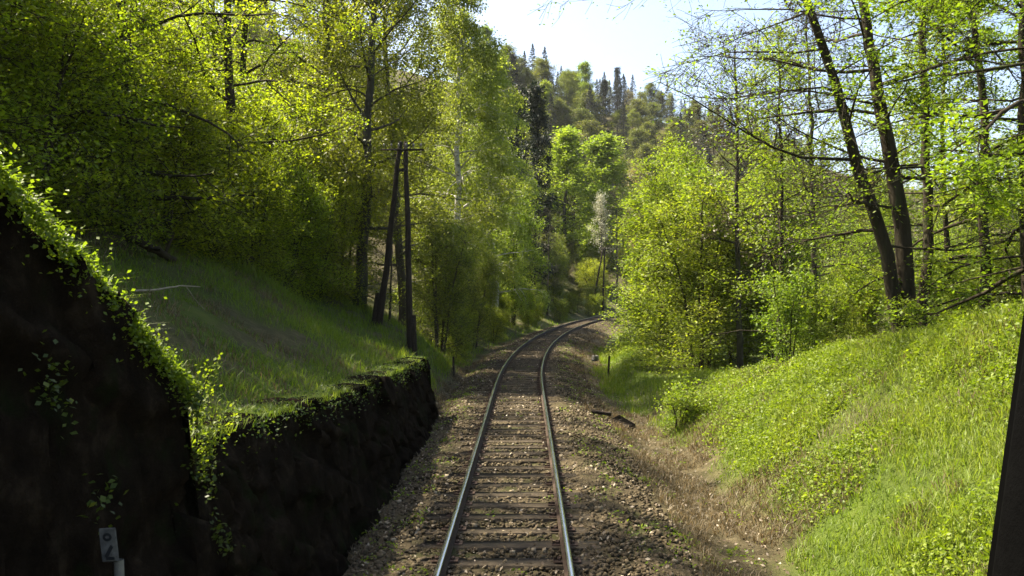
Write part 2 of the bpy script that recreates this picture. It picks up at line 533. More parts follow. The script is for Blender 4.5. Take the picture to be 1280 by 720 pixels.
# green grass on the left bank, the right bank and the meadow beyond it
r = np.random.default_rng(41)
parts, hues = [], []
def add_grass(n, s0, s1, u0, u1, h, w, lean=.5, pw=1.0, hm=.5, thr=.35):
    x, y, s, u = patch(r, n, s0, s1, u0, u1, pw)
    t = turf(x, y); nz = fbm(x * .8, y * .8, 0, 51, 3)
    k = (r.random(len(x)) < np.clip((t - thr + .25) * 2, 0, 1)) & (r.random(len(x)) < .70 + .5 * nz)
    x, y, nz = x[k], y[k], nz[k]
    V, F, H = blades(x, y, r, h * (1 + .5 * nz), w, lean, np.clip(hm + .22 * nz + r.normal(0, .16, len(x)), 0, 1))
    parts.append((V, F)); hues.append(H)
add_grass(34000, 6, 22, -9.5, -2.85, .17, .012, lean=.8, hm=.42)
add_grass(16000, 21, 36, -7.5, -2.3, .26, .02, hm=.55)
add_grass(110000, 5.5, 22, 3.9, 10.5, .19, .011, lean=.95, pw=1.3, hm=.62)
add_grass(24000, 20, 48, 2.9, 9.0, .26, .022, hm=.6)
add_grass(8000, 36, 80, -9, -2.8, .25, .03, hm=.45)
wing_z = lambda q: np.interp(q, [-2, 2.0, 4.2, 5.2, 6.2, 6.5], [5.0, 5.0, 4.10, 3.38, 2.60, 2.42])
for q0, q1, n, f, ub, bt, hh in ((2.2, 6.45, 3200, wing_z, 2.02, .17, .15), (6.7, 21.3, 6500, lambda q: np.interp(q, [7, 9.3, 13, 21.4], [1.86, 1.74, 1.50, 1.22]), 1.95, .27, .13)):
    q = r.uniform(q0, q1, n); tz = f(q)
    x, y = at_track(q, -(ub + bt * (tz + .75)) - r.uniform(-.06, .5, n))
    V, F, H = blades(x, y, r, hh, .010, 1.3, np.clip(.55 + r.normal(0, .25, n), 0, 1), tz - .03)
    parts.append((V, F)); hues.append(H)
Vg, Fg = merge(parts)
o = link("grass", mesh_data("grass", Vg, Fg, M['grass'], {"hue": np.concatenate(hues)}))
tag(o, "fresh green grass growing over the banks and the meadow", "grass", kind='stuff')

# straw along the ditch on the right and tufts on the ballast edge
parts, hues = [], []
def add_dry(n, s0, s1, u0, u1, h, w, pw=1.0, thr=-.1, lean=.9):
    x, y, s, u = patch(r, n, s0, s1, u0, u1, pw)
    nz = fbm(x * .9, y * .9, 0, 71, 3)
    k = nz > thr
    x, y = x[k], y[k]
    V, F, H = blades(x, y, r, h, w, lean, np.clip(r.normal(.45, .25, len(x)), 0, 1))
    parts.append((V, F)); hues.append(H)
add_dry(24000, 6, 24, 2.5, 5.2, .16, .012, 1.2, -.25)
add_dry(22000, 6, 22, 3.9, 10, .24, .011, 1.2, .08, 1.1)
add_dry(15000, 7, 22, -8, -3.1, .16, .011, 1.0, .0)
add_dry(6000, 22, 60, 1.9, 3.4, .16, .02)
add_dry(5000, 10, 40, -2.6, -1.9, .12, .014)
add_dry(4000, 22, 50, -3.4, -2.2, .18, .02)
Vg, Fg = merge(parts)
o = link("dry_grass", mesh_data("dry_grass", Vg, Fg, M['dry_grass'], {"hue": np.concatenate(hues)}))
tag(o, "straw coloured dead grass along the ditch and ballast edge", "dry grass", kind='stuff')

def cards(P, r, size, up=.6, asp=.6, droop=0.0, fold=.25, D=None):
    """leaf shapes: P (n,3); returns V (4n), quads"""
    n = len(P)
    N = r.normal(0, 1, (n, 3)); N[:, 2] = np.abs(N[:, 2]) * .6 + up; N = nrm(N)
    d = r.normal(0, 1, (n, 3)) if D is None else D + r.normal(0, .5, (n, 3))
    d[:, 2] -= droop
    d = nrm(d - N * np.sum(d * N, 1, keepdims=True)); b = np.cross(N, d)
    s = (size * (.6 + .8 * r.random(n)))[:, None]
    V = np.stack([P, P + d * s * .5 + b * s * asp * .5 + N * s * fold * .3, P + d * s, P + d * s * .5 - b * s * asp * .5 + N * s * fold * .3], 1)
    k = np.arange(n)[:, None] * 4
    return V.reshape(-1, 3), np.concatenate([k + [[0, 1, 2]], k + [[0, 2, 3]]])

# dead leaves on the ballast and in the ditch
x, y, s, u = patch(r, 15000, 6, 60, -2.5, 4.2, 1.5)
P = np.stack([x, y, surf_z(x, y) + .02], 1)
V_, F_ = cards(P, r, .06, 1.2, .6)
o = link("leaf_litter", mesh_data("leaf_litter", V_, F_, M['litter'], {"hue": np.repeat(r.random(len(P)), 4)}))
tag(o, "brown and pale dead leaves lying on the ballast and in the ditch", "leaf litter", kind='stuff')

# broad leaved weeds on the right bank
def clumps(r, cx, cy, hgt, rad, nl, size, hue0):
    Ps, H = [], []
    for a, b, h, ra, q in zip(cx, cy, hgt, rad, hue0):
        k = int(nl * (ra / .35) ** 1.6)
        p = r.normal(0, 1, (k, 3)) * np.array([ra * .55, ra * .55, 0])
        p[:, 2] = h * r.random(k) ** .8 * np.clip(1.15 - np.hypot(p[:, 0], p[:, 1]) / (ra * 1.6), .1, 1)
        px, py = a + p[:, 0], b + p[:, 1]
        Ps.append(np.stack([px, py, surf_z(px, py) + p[:, 2]], 1)); H.append(np.clip(q + r.normal(0, .17, k), 0, 1))
    return np.concatenate(Ps), np.concatenate(H)
x, y, s, u = patch(r, 3400, 5.5, 24, 4.4, 10.5, 1.2)
k = fbm(x * .8, y * .8, 0, 91, 4) > -.16
x, y = x[k], y[k]
P, H = clumps(r, x, y, r.uniform(.06, .42, len(x)), r.uniform(.10, .45, len(x)), 76, .06, r.uniform(.1, .9, len(x)))
V_, F_ = cards(P, r, .048 * (.6 + .9 * np.random.default_rng(3).random(len(P))), .7, .62, .2)
o = link("undergrowth", mesh_data("undergrowth", V_, F_, M['weed_leaf'], {"hue": np.repeat(H, 4)}))
tag(o, "broad leaved green weeds and brambles covering the right bank", "undergrowth", kind='stuff')
x, y, s, u = patch(r, 1100, 7, 50, -2.4, 3.9, 1.2)
k = (np.abs(np.abs(u) - .75) > .12) & ((np.abs(u) > 1.3) | (r.random(len(u)) < .10))
x, y = x[k], y[k]
P, H = clumps(r, x, y, r.uniform(.04, .14, len(x)), r.uniform(.08, .2, len(x)), 60, .05, r.uniform(.3, .7, len(x)))
V_, F_ = cards(P, r, .05, .7, .5, .2)
o = link("ballast_weeds", mesh_data("ballast_weeds", V_, F_, M['weed_leaf'], {"hue": np.repeat(H, 4)}))
tag(o, "small green weeds sprouting from the ballast between the rails and the ditch", "weeds", kind='stuff')

# ------------------------------------------------------------------ railway track
tr = empty("railway_track", (float(P0[0]), float(P0[1]), -.2))
tag(tr, "single railway track with bright worn rails on old wooden sleepers curving right", "railway track")
off = np.array([P0[0], P0[1], -.2])
RP = [(-.062, -.152), (.062, -.152), (.062, -.142), (.012, -.122), (.009, -.045), (.034, -.034), (.035, -.010), (.026, -.001), (-.026, -.001), (-.035, -.010), (-.034, -.034), (-.009, -.045), (-.012, -.122), (-.062, -.142)]
RP = np.array(RP)
rs = np.concatenate([np.arange(-4, 20, 1.0), np.arange(20, 165, .8)])
tx, ty, th = track(rs)
for sg in (-1, 1):
    uo = sg * .7535 + RP[:, 0]
    VX = tx[:, None] + uo[None] * np.cos(th)[:, None]; VY = ty[:, None] - uo[None] * np.sin(th)[:, None]
    VZ = np.broadcast_to(RP[:, 1][None], VX.shape)
    k = len(RP)
    i = np.arange(VX.size).reshape(VX.shape)
    q = np.stack([i[:-1], np.roll(i[:-1], -1, 1), np.roll(i[1:], -1, 1), i[1:]], -1)
    mi = np.zeros(q.shape[:2], int); mi[:, 7] = 1; mi[:, 6] = 1 if sg < 0 else 0; mi[:, 8] = 1 if sg > 0 else 0
    mi[:, 6:9] = 1
    V = np.stack([VX.ravel(), VY.ravel(), VZ.ravel()], 1) - off
    link("rail", mesh_data("rail", V, q.reshape(-1, 4), [M['rail_side'], M['rail_top']], None, False, mi.ravel()), tr)
sr = np.random.default_rng(5)
def sleeper_geo(s):
    x, y, h = [float(v[0]) for v in track(np.array([s]))]
    L = 2.5 + sr.normal(0, .03)
    V, F = box((0, 0, 0), (L, .25 + sr.normal(0, .008), .15), 0, .014)
    V = V + sr.normal(0, .004, V.shape)
    V[:, 0] += sr.normal(0, .025)
    an = -h + sr.normal(0, .01)
    c, s_ = math.cos(an), math.sin(an)
    W = V.copy(); W[:, 0] = V[:, 0] * c - V[:, 1] * s_ + x; W[:, 1] = V[:, 0] * s_ + V[:, 1] * c + y
    W[:, 2] += -.172 - .082 + sr.normal(0, .004)
    return W - off, F, (x, y, h)
pos = np.arange(7.3, 130, .63)
def plates(s, sg):
    ps = []
    x, y, h = [float(v[0]) for v in track(np.array([s]))]
    for _ in (0,):
        cx_, cy_ = x + sg * .7535 * math.cos(h), y - sg * .7535 * math.sin(h)
        ps.append(box((cx_ - off[0], cy_ - off[1], -.1645 - off[2]), (.34, .16, .021), -h, .004))
        for d in (-.10, .10):
            ps.append(box((cx_ + d * math.cos(h) - off[0], cy_ - d * math.sin(h) - off[1], -.14 - off[2]), (.05, .07, .035), -h, .01))
    return merge(ps)
stuff = []
for n_, s in enumerate(pos):
    V, F, p = sleeper_geo(s)
    if n_ < 94:
        so = link("sleeper", mesh_data("sleeper", V, F, M['sleeper']), tr)
        if n_ < 50:
            for sg in (-1, 1):
                PV, PF = plates(s, sg)
                link("tie_plate", mesh_data("tie_plate", PV, PF, M['plate']), so)
    else:
        stuff.append((V, F))
V, F = merge(stuff)
so = link("far_sleepers", mesh_data("far_sleepers", V, F, M['sleeper']), tr)
so['kind'] = 'stuff'

# ------------------------------------------------------------------ stone walls on the left
def stone_wall(name, y0, y1, ubot, batter, thick, topf, label, seed, endcap=.0, res=.045):
    r = np.random.default_rng(seed)
    ys = np.arange(y0, y1 + 1e-6, res); nz_ = 44
    vs = np.linspace(0, 1, nz_)
    S_, T_ = np.meshgrid(ys, vs, indexing='ij')
    top = topf(S_)
    zb = -.75
    Zw = zb + (top - zb) * T_
    # irregular courses of blocks: nearest-cell distance, anisotropic
    n = int((y1 - y0) * 14)
    cy_ = r.uniform(y0, y1, n); cz_ = r.uniform(zb, float(np.max(top)), n); cd = r.normal(0, 1, n)
    D = np.hypot((S_.ravel()[:, None] - cy_) * 1.0, (Zw.ravel()[:, None] - cz_) * 1.7)
    o2 = np.argsort(D, 1)[:, :2]
    d1 = np.take_along_axis(D, o2[:, :1], 1)[:, 0]; d2 = np.take_along_axis(D, o2[:, 1:2], 1)[:, 0]
    joint = smooth(d2 - d1, 0.0, .055).reshape(S_.shape)
    bulge = cd[o2[:, 0]].reshape(S_.shape)
    disp = -.07 + .11 * joint + .05 * bulge * joint + .03 * fbm(S_ * 6, Zw * 6, 0, seed, 3)
    jag = .09 * np.sign(fbm(ys * 2.3, ys * 0, 0, seed + 9, 2)) * .5 + .05 * fbm(ys * 5, ys * 0, 0, seed + 5, 2)
    Zw = Zw + jag[:, None] * (T_ ** 6)
    U = -(ubot + batter * (Zw - zb)) + disp
    front = (S_, U, Zw)
    Ub = -(ubot + batter * (top[:, -1:] - zb) + thick) + .04 * fbm(ys * 3, ys * 0, 0, seed + 2, 2)[:, None]
    mid = .5 * (U[:, -1:] + Ub)
    cols_u = np.concatenate([U, mid, Ub, Ub], 1)
    cols_z = np.concatenate([Zw, Zw[:, -1:] + .02, Zw[:, -1:] - .03, np.full((len(ys), 1), zb)], 1)
    cols_s = np.repeat(ys[:, None], cols_u.shape[1], 1)
    if endcap:   # the far end is rough and leans back
        e = smooth(cols_s, y1 - .5, y1)
        cols_s = cols_s - e * (endcap * np.clip(cols_z - zb, 0, 3) / 2.0) + e * .06 * fbm(cols_z * 3, cols_u * 3, 0, seed, 2)
    x, y = at_track(cols_s.ravel(), cols_u.ravel())
    V = np.stack([x, y, cols_z.ravel()], 1)
    i = np.arange(V.shape[0]).reshape(cols_u.shape)
    q = np.stack([i[:-1, :-1], i[1:, :-1], i[1:, 1:], i[:-1, 1:]], -1).reshape(-1, 4)
    qc = np.stack([i[:-1, -1], i[1:, -1], i[1:, 0], i[:-1, 0]], -1)
    F = [np.concatenate([q, qc])]
    V2 = V.copy()
    # end caps as fans
    fans = []
    for row in (0, -1):
        c = V[i[row]].mean(0); ci = len(V2); V2 = np.concatenate([V2, c[None]])
        ring = np.concatenate([i[row], i[row][:1]])
        fans.append(np.stack([np.full(len(ring) - 1, ci), ring[:-1], ring[1:]], -1))
    F.append(np.concatenate(fans))
    o = link(name, mesh_data(name, V2, F, M['stone_black'], None, False))
    tag(o, label, "wall")
    return o

wing_top = lambda y: np.interp(y, [-2, 2.0, 4.2, 5.2, 6.2, 6.5], [5.0, 5.0, 4.10, 3.38, 2.60, 2.42])
ret_top = lambda y: np.interp(y, [7, 9.3, 13, 21.4], [1.86, 1.74, 1.50, 1.22])
stone_wall("retaining_wall", 6.1, 21.4, 1.95, .27, .55, ret_top, "low shade dark rubble retaining wall holding the grassy left bank, ending beside the track", 4, .28)
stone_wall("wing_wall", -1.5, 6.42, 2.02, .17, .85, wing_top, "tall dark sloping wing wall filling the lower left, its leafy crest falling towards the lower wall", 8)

# ------------------------------------------------------------------ trees
def grow(Pst, D, L, m, wander, grav, r):
    N = len(Pst); P = np.zeros((N, m, 3)); P[:, 0] = Pst
    d = nrm(D); st = (L / (m - 1))[:, None]
    for j in range(1, m):
        d = nrm(d + r.normal(0, wander, (N, 3)) + np.array([0, 0, 1.0]) * grav)
        P[:, j] = P[:, j - 1] + d * st
    return P

def sample(P, R, idx, t):
    m = P.shape[1]
    f = t * (m - 1); j = np.clip(f.astype(int), 0, m - 2); w = (f - j)[:, None]
    a, b = P[idx, j], P[idx, j + 1]
    return a * (1 - w) + b * w, nrm(b - a), R[idx, j] * (1 - w[:, 0]) + R[idx, j + 1] * w[:, 0]

def kids(P, R, n, t0, t1, ang, r, flat=0.0):
    N = len(P); idx = np.repeat(np.arange(N), n)
    t = t0 + (t1 - t0) * r.random(len(idx))
    p, T, rad = sample(P, R, idx, t)
    q = r.normal(0, 1, (len(idx), 3)); q[:, 2] *= (1 - flat)
    q = nrm(q - T * np.sum(q * T, 1, keepdims=True))
    a = ang * (.7 + .6 * r.random(len(idx)))[:, None]
    return idx, t, p, np.cos(a) * T + np.sin(a) * q, rad

def make_tree(name, seed, stems, bark, leaf, limbs=26, t0=.18, t1=.98, len_lo=3.5, len_hi=1.0, len_mid=None, el_lo=.1, el_hi=.9,
              wander=.13, grav=.03, subs=7, sub_len=.45, twigs=5, twig_len=.6, twig_grav=0.0, sub_grav=0.0, flat=.0,
              leaves=22, leaf_size=.07, spread=.14, asp=.6, up=.6, leaf_droop=.2, tube_twigs=True, bias=None, bias_w=0.0,
              hue=.5, clump=.22, limb_r=.42, leaf_t=0.0, min_r=.006, keep_leaf=1.0, floor=.3):
    """stems: list of (points, r0, r1). Returns (trunk mesh, crown mesh)."""
    r = np.random.default_rng(seed)
    parts, LP, LR = [], [], []
    for pts, r0, r1 in stems:
        pts = np.array(pts, float)
        t = np.linspace(0, 1, 16)
        tk = np.linspace(0, 1, len(pts))
        C = np.stack([np.interp(t, tk, pts[:, a]) for a in range(3)], 1)
        for _ in range(2):
            C[1:-1] = .25 * C[:-2] + .5 * C[1:-1] + .25 * C[2:]
        Lt = np.linalg.norm(C[-1] - C[0])
        C[1:] += np.cumsum(r.normal(0, Lt * .0035, (15, 3)), 0) * np.array([1, 1, .2])
        R = r0 * (1 - t) + r1 * t
        R[0] *= 1.5; R[1] *= 1.12
        LP.append(C); LR.append(R)
    P0_, R0_ = np.array(LP), np.array(LR)
    parts.append(tubes(P0_, R0_, 10))
    N = len(P0_)
    n = limbs; idx = np.repeat(np.arange(N), n)
    t = np.tile((np.arange(n) + .5) / n, N) + r.normal(0, .3 / n, N * n)
    tt = np.clip(t0 + (t1 - t0) * t, 0, .995)
    p, T, rad = sample(P0_, R0_, idx, tt)
    phi = np.arange(N * n) * 2.39996 + r.normal(0, .35, N * n) + seed
    hv = np.stack([np.cos(phi), np.sin(phi), np.zeros(N * n)], 1)
    if bias is not None:
        hv = nrm(hv + bias_w * np.array(bias, float))
    e = el_lo + (el_hi - el_lo) * t + r.normal(0, .12, N * n)
    D = hv * np.cos(e)[:, None] + np.array([0, 0, 1.0]) * np.sin(e)[:, None]
    if len_mid is None: L = len_lo + (len_hi - len_lo) * t
    else: L = np.interp(t, [0, .4, 1], [len_lo, len_mid, len_hi])
    L = np.maximum(L * (.75 + .5 * r.random(N * n)), floor)
    P1 = grow(p, D, L, 8, wander, grav, r)
    tl = np.linspace(0, 1, 8)
    r1_ = np.minimum(rad * limb_r * (.7 + .5 * r.random(len(rad))), .018 + L * .017)
    R1 = np.maximum(r1_[:, None] * (1 - tl[None] * .85), min_r)
    parts.append(tubes(P1, R1, 6))
    i2, t2, p2, d2, rr = kids(P1, R1, subs, .22, 1.0, .9, r, flat)
    L2 = np.maximum(L[i2] * sub_len * (1.15 - .65 * t2), floor * .8) * (.7 + .6 * r.random(len(i2)))
    P2 = grow(p2, d2, L2, 6, wander * 1.1, sub_grav, r)
    R2 = np.maximum(np.minimum(rr * .6, .004 + L2 * .011)[:, None] * (1 - np.linspace(0, 1, 6)[None] * .8), min_r)
    parts.append(tubes(P2, R2, 4))
    i3, t3, p3, d3, r3 = kids(P2, R2, twigs, .15, 1.0, .8, r, flat)
    L3 = np.minimum(twig_len, L2[i3] * 2.5 + .02) * (.5 + .8 * r.random(len(i3)))
    P3 = grow(p3, d3, L3, 4, .16, twig_grav, r)
    R3 = np.maximum(np.minimum(r3 * .6, .0035 + L3 * .004)[:, None] * (1 - np.linspace(0, 1, 4)[None] * .6), min_r * .7)
    if tube_twigs: parts.append(tubes(P3, R3, 3))
    V, F = merge(parts)
    trunk = mesh_data(name + "_trunk", V, F, bark, None, True)
    # leaves along the twigs
    nl = max(1, int(leaves))
    ii = np.repeat(np.arange(len(P3)), nl)
    ii = ii[r.random(len(ii)) < keep_leaf]
    tl_ = leaf_t + (1 - leaf_t) * r.random(len(ii))
    q, T, _ = sample(P3, R3, ii, tl_)
    sp = r.normal(0, spread, q.shape); sp[:, 2] *= (1 - .6 * flat)
    q = q + sp
    br = r.normal(0, clump, len(P3))      # each spray has its own tone
    bl = r.normal(0, clump * .7, len(P1))[i2[i3]]
    h = np.clip(hue + br[ii] + bl[ii] + r.normal(0, .12, len(ii)), 0, 1)
    V, F = cards(q, r, leaf_size, up, asp, leaf_droop, D=T * .8)
    crown = mesh_data(name + "_crown", V, F, leaf, {"hue": np.repeat(h, 4)})
    return trunk, crown

def straight(h, lean=(0, 0), z0=-.4):
    return [(0, 0, z0), (lean[0] * .3, lean[1] * .3, h * .35), (lean[0] * .7, lean[1] * .7, h * .7), (lean[0], lean[1], h)]

def multi(n, h, rad, seed, r0=.05, spread0=.25):
    r = np.random.default_rng(seed); out = []
    for k in range(n):
        a = k * 6.283 / n + r.normal(0, .3); hh = h * r.uniform(.6, 1.0); ra = rad * r.uniform(.3, 1)
        b = (spread0 * math.cos(a), spread0 * math.sin(a))
        out.append(([(b[0], b[1], -.3), (b[0] + ra * .25 * math.cos(a), b[1] + ra * .25 * math.sin(a), hh * .4), (b[0] + ra * .6 * math.cos(a), b[1] + ra * .6 * math.sin(a), hh * .75), (b[0] + ra * math.cos(a), b[1] + ra * math.sin(a), hh)], r0, .012))
    return out

T = {}
T['beech'] = make_tree("beech", 11, [(straight(15, (.8, -.3)), .20, .04)], M['bark_dark'], M['beech_leaf'], limbs=26, t0=.12, len_lo=4.4, len_mid=4.4, len_hi=1.4,
                       el_lo=-.05, el_hi=.8, grav=-.02, subs=7, sub_len=.42, twigs=6, twig_len=.55, flat=.6, leaves=14, leaf_size=.084, spread=.13, up=1.0, min_r=.005)
T['beech_b'] = make_tree("beech_b", 12, [(straight(14, (-.5, .5)), .17, .04)], M['bark_dark'], M['beech_leaf'], limbs=32, t0=.06, len_lo=3.9, len_mid=4.2, len_hi=1.2,
                         el_lo=-.1, el_hi=.8, grav=-.02, subs=7, sub_len=.42, twigs=6, twig_len=.5, flat=.6, leaves=13, leaf_size=.085, spread=.15, up=1.0)
T['oak'] = make_tree("oak", 13, [(straight(17, (.4, .4)), .22, .05)], M['bark_grey'], M['bronze_leaf'], limbs=34, t0=.16, len_lo=3.0, len_mid=4.0, len_hi=1.6,
                     el_lo=.15, el_hi=1.0, subs=7, twigs=6, twig_len=.6, leaves=28, leaf_size=.11, spread=.22)
T['birch'] = make_tree("birch", 14, [(straight(21, (.6, .2)), .20, .03)], M['bark_birch'], M['birch_leaf'], limbs=56, t0=.10, len_lo=2.6, len_mid=2.9, len_hi=1.0,
                       el_lo=.35, el_hi=1.0, grav=-.05, subs=7, sub_len=.5, sub_grav=-.22, twigs=7, twig_len=1.0, twig_grav=-.55, leaves=22, leaf_size=.125, spread=.11,
                       asp=.55, up=.2, leaf_droop=.8, min_r=.008, tube_twigs=False)
T['willow'] = make_tree("willow", 15, multi(6, 6.6, 1.5, 3), M['bark_grey'], M['willow_leaf'], limbs=14, t0=.08, len_lo=1.5, len_hi=.6, el_lo=.3, el_hi=1.0,
                        subs=6, twigs=5, twig_len=.45, leaves=12, leaf_size=.085, spread=.13, asp=.45, up=.4)
T['hornbeam'] = make_tree("hornbeam", 16, multi(6, 8.0, 1.5, 5), M['bark_dark'], M['yellow_leaf'], limbs=15, t0=.05, len_lo=1.9, len_hi=.7, el_lo=.1, el_hi=.95,
                          subs=6, twigs=6, twig_len=.5, leaves=13, leaf_size=.085, spread=.15, flat=.3, up=.7, hue=.5)
T['hornbeam_b'] = make_tree("hornbeam_b", 17, multi(5, 7.0, 1.3, 9), M['bark_dark'], M['yellow_leaf'], limbs=15, t0=.05, len_lo=1.9, len_hi=.7, el_lo=.0, el_hi=.95,
                            subs=6, twigs=6, twig_len=.5, leaves=11, leaf_size=.085, spread=.15, flat=.3, up=.7, hue=.45)
T['understory'] = make_tree("understory", 33, multi(6, 5.2, 1.5, 15), M['bark_dark'], M['beech_leaf'], limbs=13, t0=.04, len_lo=2.0, len_hi=.7, el_lo=-.05, el_hi=.8, grav=-.02,
                            subs=6, twigs=6, twig_len=.5, leaves=9, leaf_size=.085, spread=.14, flat=.55, up=.9, hue=.55)
T['spruce'] = make_tree("spruce", 18, [(straight(20), .20, .02)], M['bark_dark'], M['needle'], limbs=110, t0=.06, len_lo=4.3, len_hi=.04, el_lo=-.3, el_hi=.35, floor=.05, wander=.06, grav=-.01,
                        subs=7, sub_len=.26, sub_grav=-.06, twigs=4, twig_len=.18, leaves=7, leaf_size=.17, spread=.035, asp=.28, up=.3, leaf_droop=.4, flat=.5, tube_twigs=False)
T['pine'] = make_tree("pine", 19, [(straight(20, (.3, .5)), .22, .03)], M['bark_dark'], M['needle'], limbs=60, t0=.12, len_lo=1.9, len_hi=.7, el_lo=-.1, el_hi=.8,
                      subs=7, sub_len=.45, twigs=5, twig_len=.4, leaves=7, leaf_size=.28, spread=.12, asp=.3, up=.4, tube_twigs=False)
T['poplar'] = make_tree("poplar", 20, [(straight(19, (.2, .2)), .22, .03)], M['bark_grey'], M['poplar_leaf'], limbs=42, t0=.10, len_lo=2.2, len_mid=3.1, len_hi=1.0, el_lo=.45, el_hi=1.05,
                        subs=7, twigs=6, twig_len=.7, leaves=10, leaf_size=.24, spread=.26, tube_twigs=False, clump=.34)
T['round_tree'] = make_tree("round_tree", 21, [(straight(14, (.2, -.3)), .2, .04)], M['bark_grey'], M['olive_leaf'], limbs=34, t0=.18, len_lo=2.6, len_mid=3.8, len_hi=1.7, el_lo=.25, el_hi=1.0,
                            subs=7, twigs=6, twig_len=.7, leaves=10, leaf_size=.25, spread=.3, tube_twigs=False, clump=.34)
T['pale_tree'] = make_tree("pale_tree", 22, [(straight(13, (.2, .3)), .18, .04)], M['bark_grey'], M['pale_leaf'], limbs=30, t0=.2, len_lo=2.4, len_mid=3.2, len_hi=1.5, el_lo=.3, el_hi=1.0,
                           subs=7, twigs=6, twig_len=.6, leaves=7, leaf_size=.2, spread=.28, tube_twigs=False)
T['cherry'] = make_tree("cherry", 23, [(straight(11, (.3, .2)), .14, .03)], M['bark_dark'], M['blossom'], limbs=24, t0=.45, len_lo=1.6, len_mid=1.8, len_hi=.8, el_lo=.4, el_hi=1.1,
                        subs=6, twigs=5, twig_len=.5, leaves=4, leaf_size=.15, spread=.18, tube_twigs=False)
T['bare_tree'] = make_tree("bare_tree", 24, [(straight(13, (.4, .2)), .13, .03)], M['bark_grey'], M['twig_leaf'], limbs=28, t0=.25, len_lo=2.6, len_mid=2.8, len_hi=1.2, el_lo=.2, el_hi=1.0,
                           subs=7, twigs=6, twig_len=.6, leaves=3, leaf_size=.10, spread=.12)
T['young'] = make_tree("young", 25, [(straight(9.5, (.3, .2)), .085, .015)], M['bark_dark'], M['hornbeam_leaf'], limbs=24, t0=.12, len_lo=2.1, len_hi=.7, el_lo=.15, el_hi=.9,
                       subs=6, twigs=6, twig_len=.5, leaves=10, leaf_size=.085, spread=.14, flat=.5, up=.9)
T['sapling'] = make_tree("sapling", 26, multi(4, 2.6, .5, 7, .018, .1), M['bark_dark'], M['hornbeam_leaf'], limbs=10, t0=.1, len_lo=.7, len_hi=.3, el_lo=.2, el_hi=1.0,
                         subs=4, twigs=4, twig_len=.25, leaves=9, leaf_size=.07, spread=.08, min_r=.003, up=.8)
T['bush'] = make_tree("bush", 27, multi(6, .75, .45, 8, .01, .08), M['bark_dark'], M['yellow_leaf'], limbs=7, t0=.1, len_lo=.35, len_hi=.15, el_lo=.2, el_hi=1.0,
                      subs=4, twigs=3, twig_len=.14, leaves=6, leaf_size=.055, spread=.05, min_r=.002, up=.8, hue=.45)
# trees in the near right: a slender light-leaved one with hanging sprays
T['spray'] = make_tree("spray", 28, [(straight(13, (-.4, .3)), .15, .03)], M['bark_dark'], M['hornbeam_leaf'], limbs=34, t0=.08, len_lo=3.4, len_mid=3.8, len_hi=1.2, el_lo=-.1, el_hi=.75, grav=-.02,
                       subs=6, sub_len=.42, twigs=5, twig_len=.5, flat=.75, leaves=32, leaf_size=.085, spread=.14, up=1.3, hue=.55)

def place(kind, name, label, cat, x, y, scale=1.0, rz=0.0, group=None, trunk=True, z=None):
    e = empty(name, (x, y, hz(x, y) if z is None else z), rz, scale)
    tag(e, label, cat, group)
    tm, cm = T[kind]
    if trunk: link("trunk", tm, e)
    link("crown", cm, e)
    return e

def px(p, d): return (p - CX) / FPX * d

def tree(kind, name, label, p, d, scale=1.0, rz=0.0, group=None, cat="tree"):
    return place(kind, name, label, cat, px(p, d), d, scale, rz, group)

# left side, near to far
GL = "leafy trees along the left bank"
tree('beech', "beech_tree", "large beech with dark drooping branches hanging over the wing wall at upper left", -60, 13, .95, 2.2, GL)
tree('beech_b', "beech_tree", "beech with bright sprays at the top of the shaded grass slope", 165, 17, 1.0, 0.6, GL)
tree('beech', "beech_tree", "beech whose low branches sweep down to the grass left of the near pole", 295, 23, .92, 4.0, GL)
tree('oak', "oak_tree", "tall oak with bronze brown young leaves behind the near A-frame pole", 447, 30, 1.0, 0.3, GL)
tree('oak', "oak_tree", "brownish oak half hidden between the beeches and the birch", 505, 40, 1.1, 2.6, GL)
tree('oak', "oak_tree", "oak with thin brown spring leaves above the low branched beech", 395, 37, 1.1, 5.1, GL)
tree('beech_b', "beech_tree", "beech farther up the wood between the low branched beech and the oaks", 300, 33, 1.15, 3.3, GL)
tree('willow', "willow_shrub", "tall olive green willow shrub right of the near A-frame pole", 548, 35, 1.08, .5, None, "shrub")
tree('willow', "willow_shrub", "dull willow shrub in shade at the foot of the birch", 590, 44, .85, 2.5, None, "shrub")
tree('bare_tree', "leafless_bush", "brownish leafless bush behind the legs of the near pole", 487, 30, .36, 1.0, None, "bush")
tree('birch', "birch_tree", "very tall pale green weeping birch rising above every tree at centre left", 572, 50, (1.4, 1.4, 1.06), 0, GL)
tree('birch', "birch_tree", "slimmer weeping birch leaning out beside the tallest birch", 618, 57, (1.2, 1.2, .92), 2.1, GL)
tree('hornbeam', "young_maple", "bright yellow green young tree in front of the dark pine", 638, 62, 1.25, 1.4, GL)
tree('pine', "pine_tree", "narrow nearly black pine standing between birch and bright poplars", 668, 78, 1.08, .4, None)
tree('pine', "pine_tree", "dark pine half hidden behind the weeping birch", 650, 86, 1.08, 2.4, None)
tree('bare_tree', "bare_tree", "bare dark trunk with grey twigs standing at the left of the curve", 684, 76, .75, 1.1, None)
tree('poplar', "poplar_tree", "bright green rounded poplar behind the far pole, left of two", 706, 112, (1.6, 1.6, 1.05), .2, "bright poplars behind the curve")
tree('poplar', "poplar_tree", "bright green taller poplar behind the far pole, right of two", 754, 116, (1.75, 1.75, 1.12), 2.2, "bright poplars behind the curve")
tree('cherry', "cherry_tree", "wild cherry in white blossom in front of the bright poplars", 752, 104, (.9, .9, 1.2), .7, None)
tree('bare_tree', "bare_tree", "grey leafless tree rising in shade right behind the far pole", 772, 106, 1.1, 2.0, None)
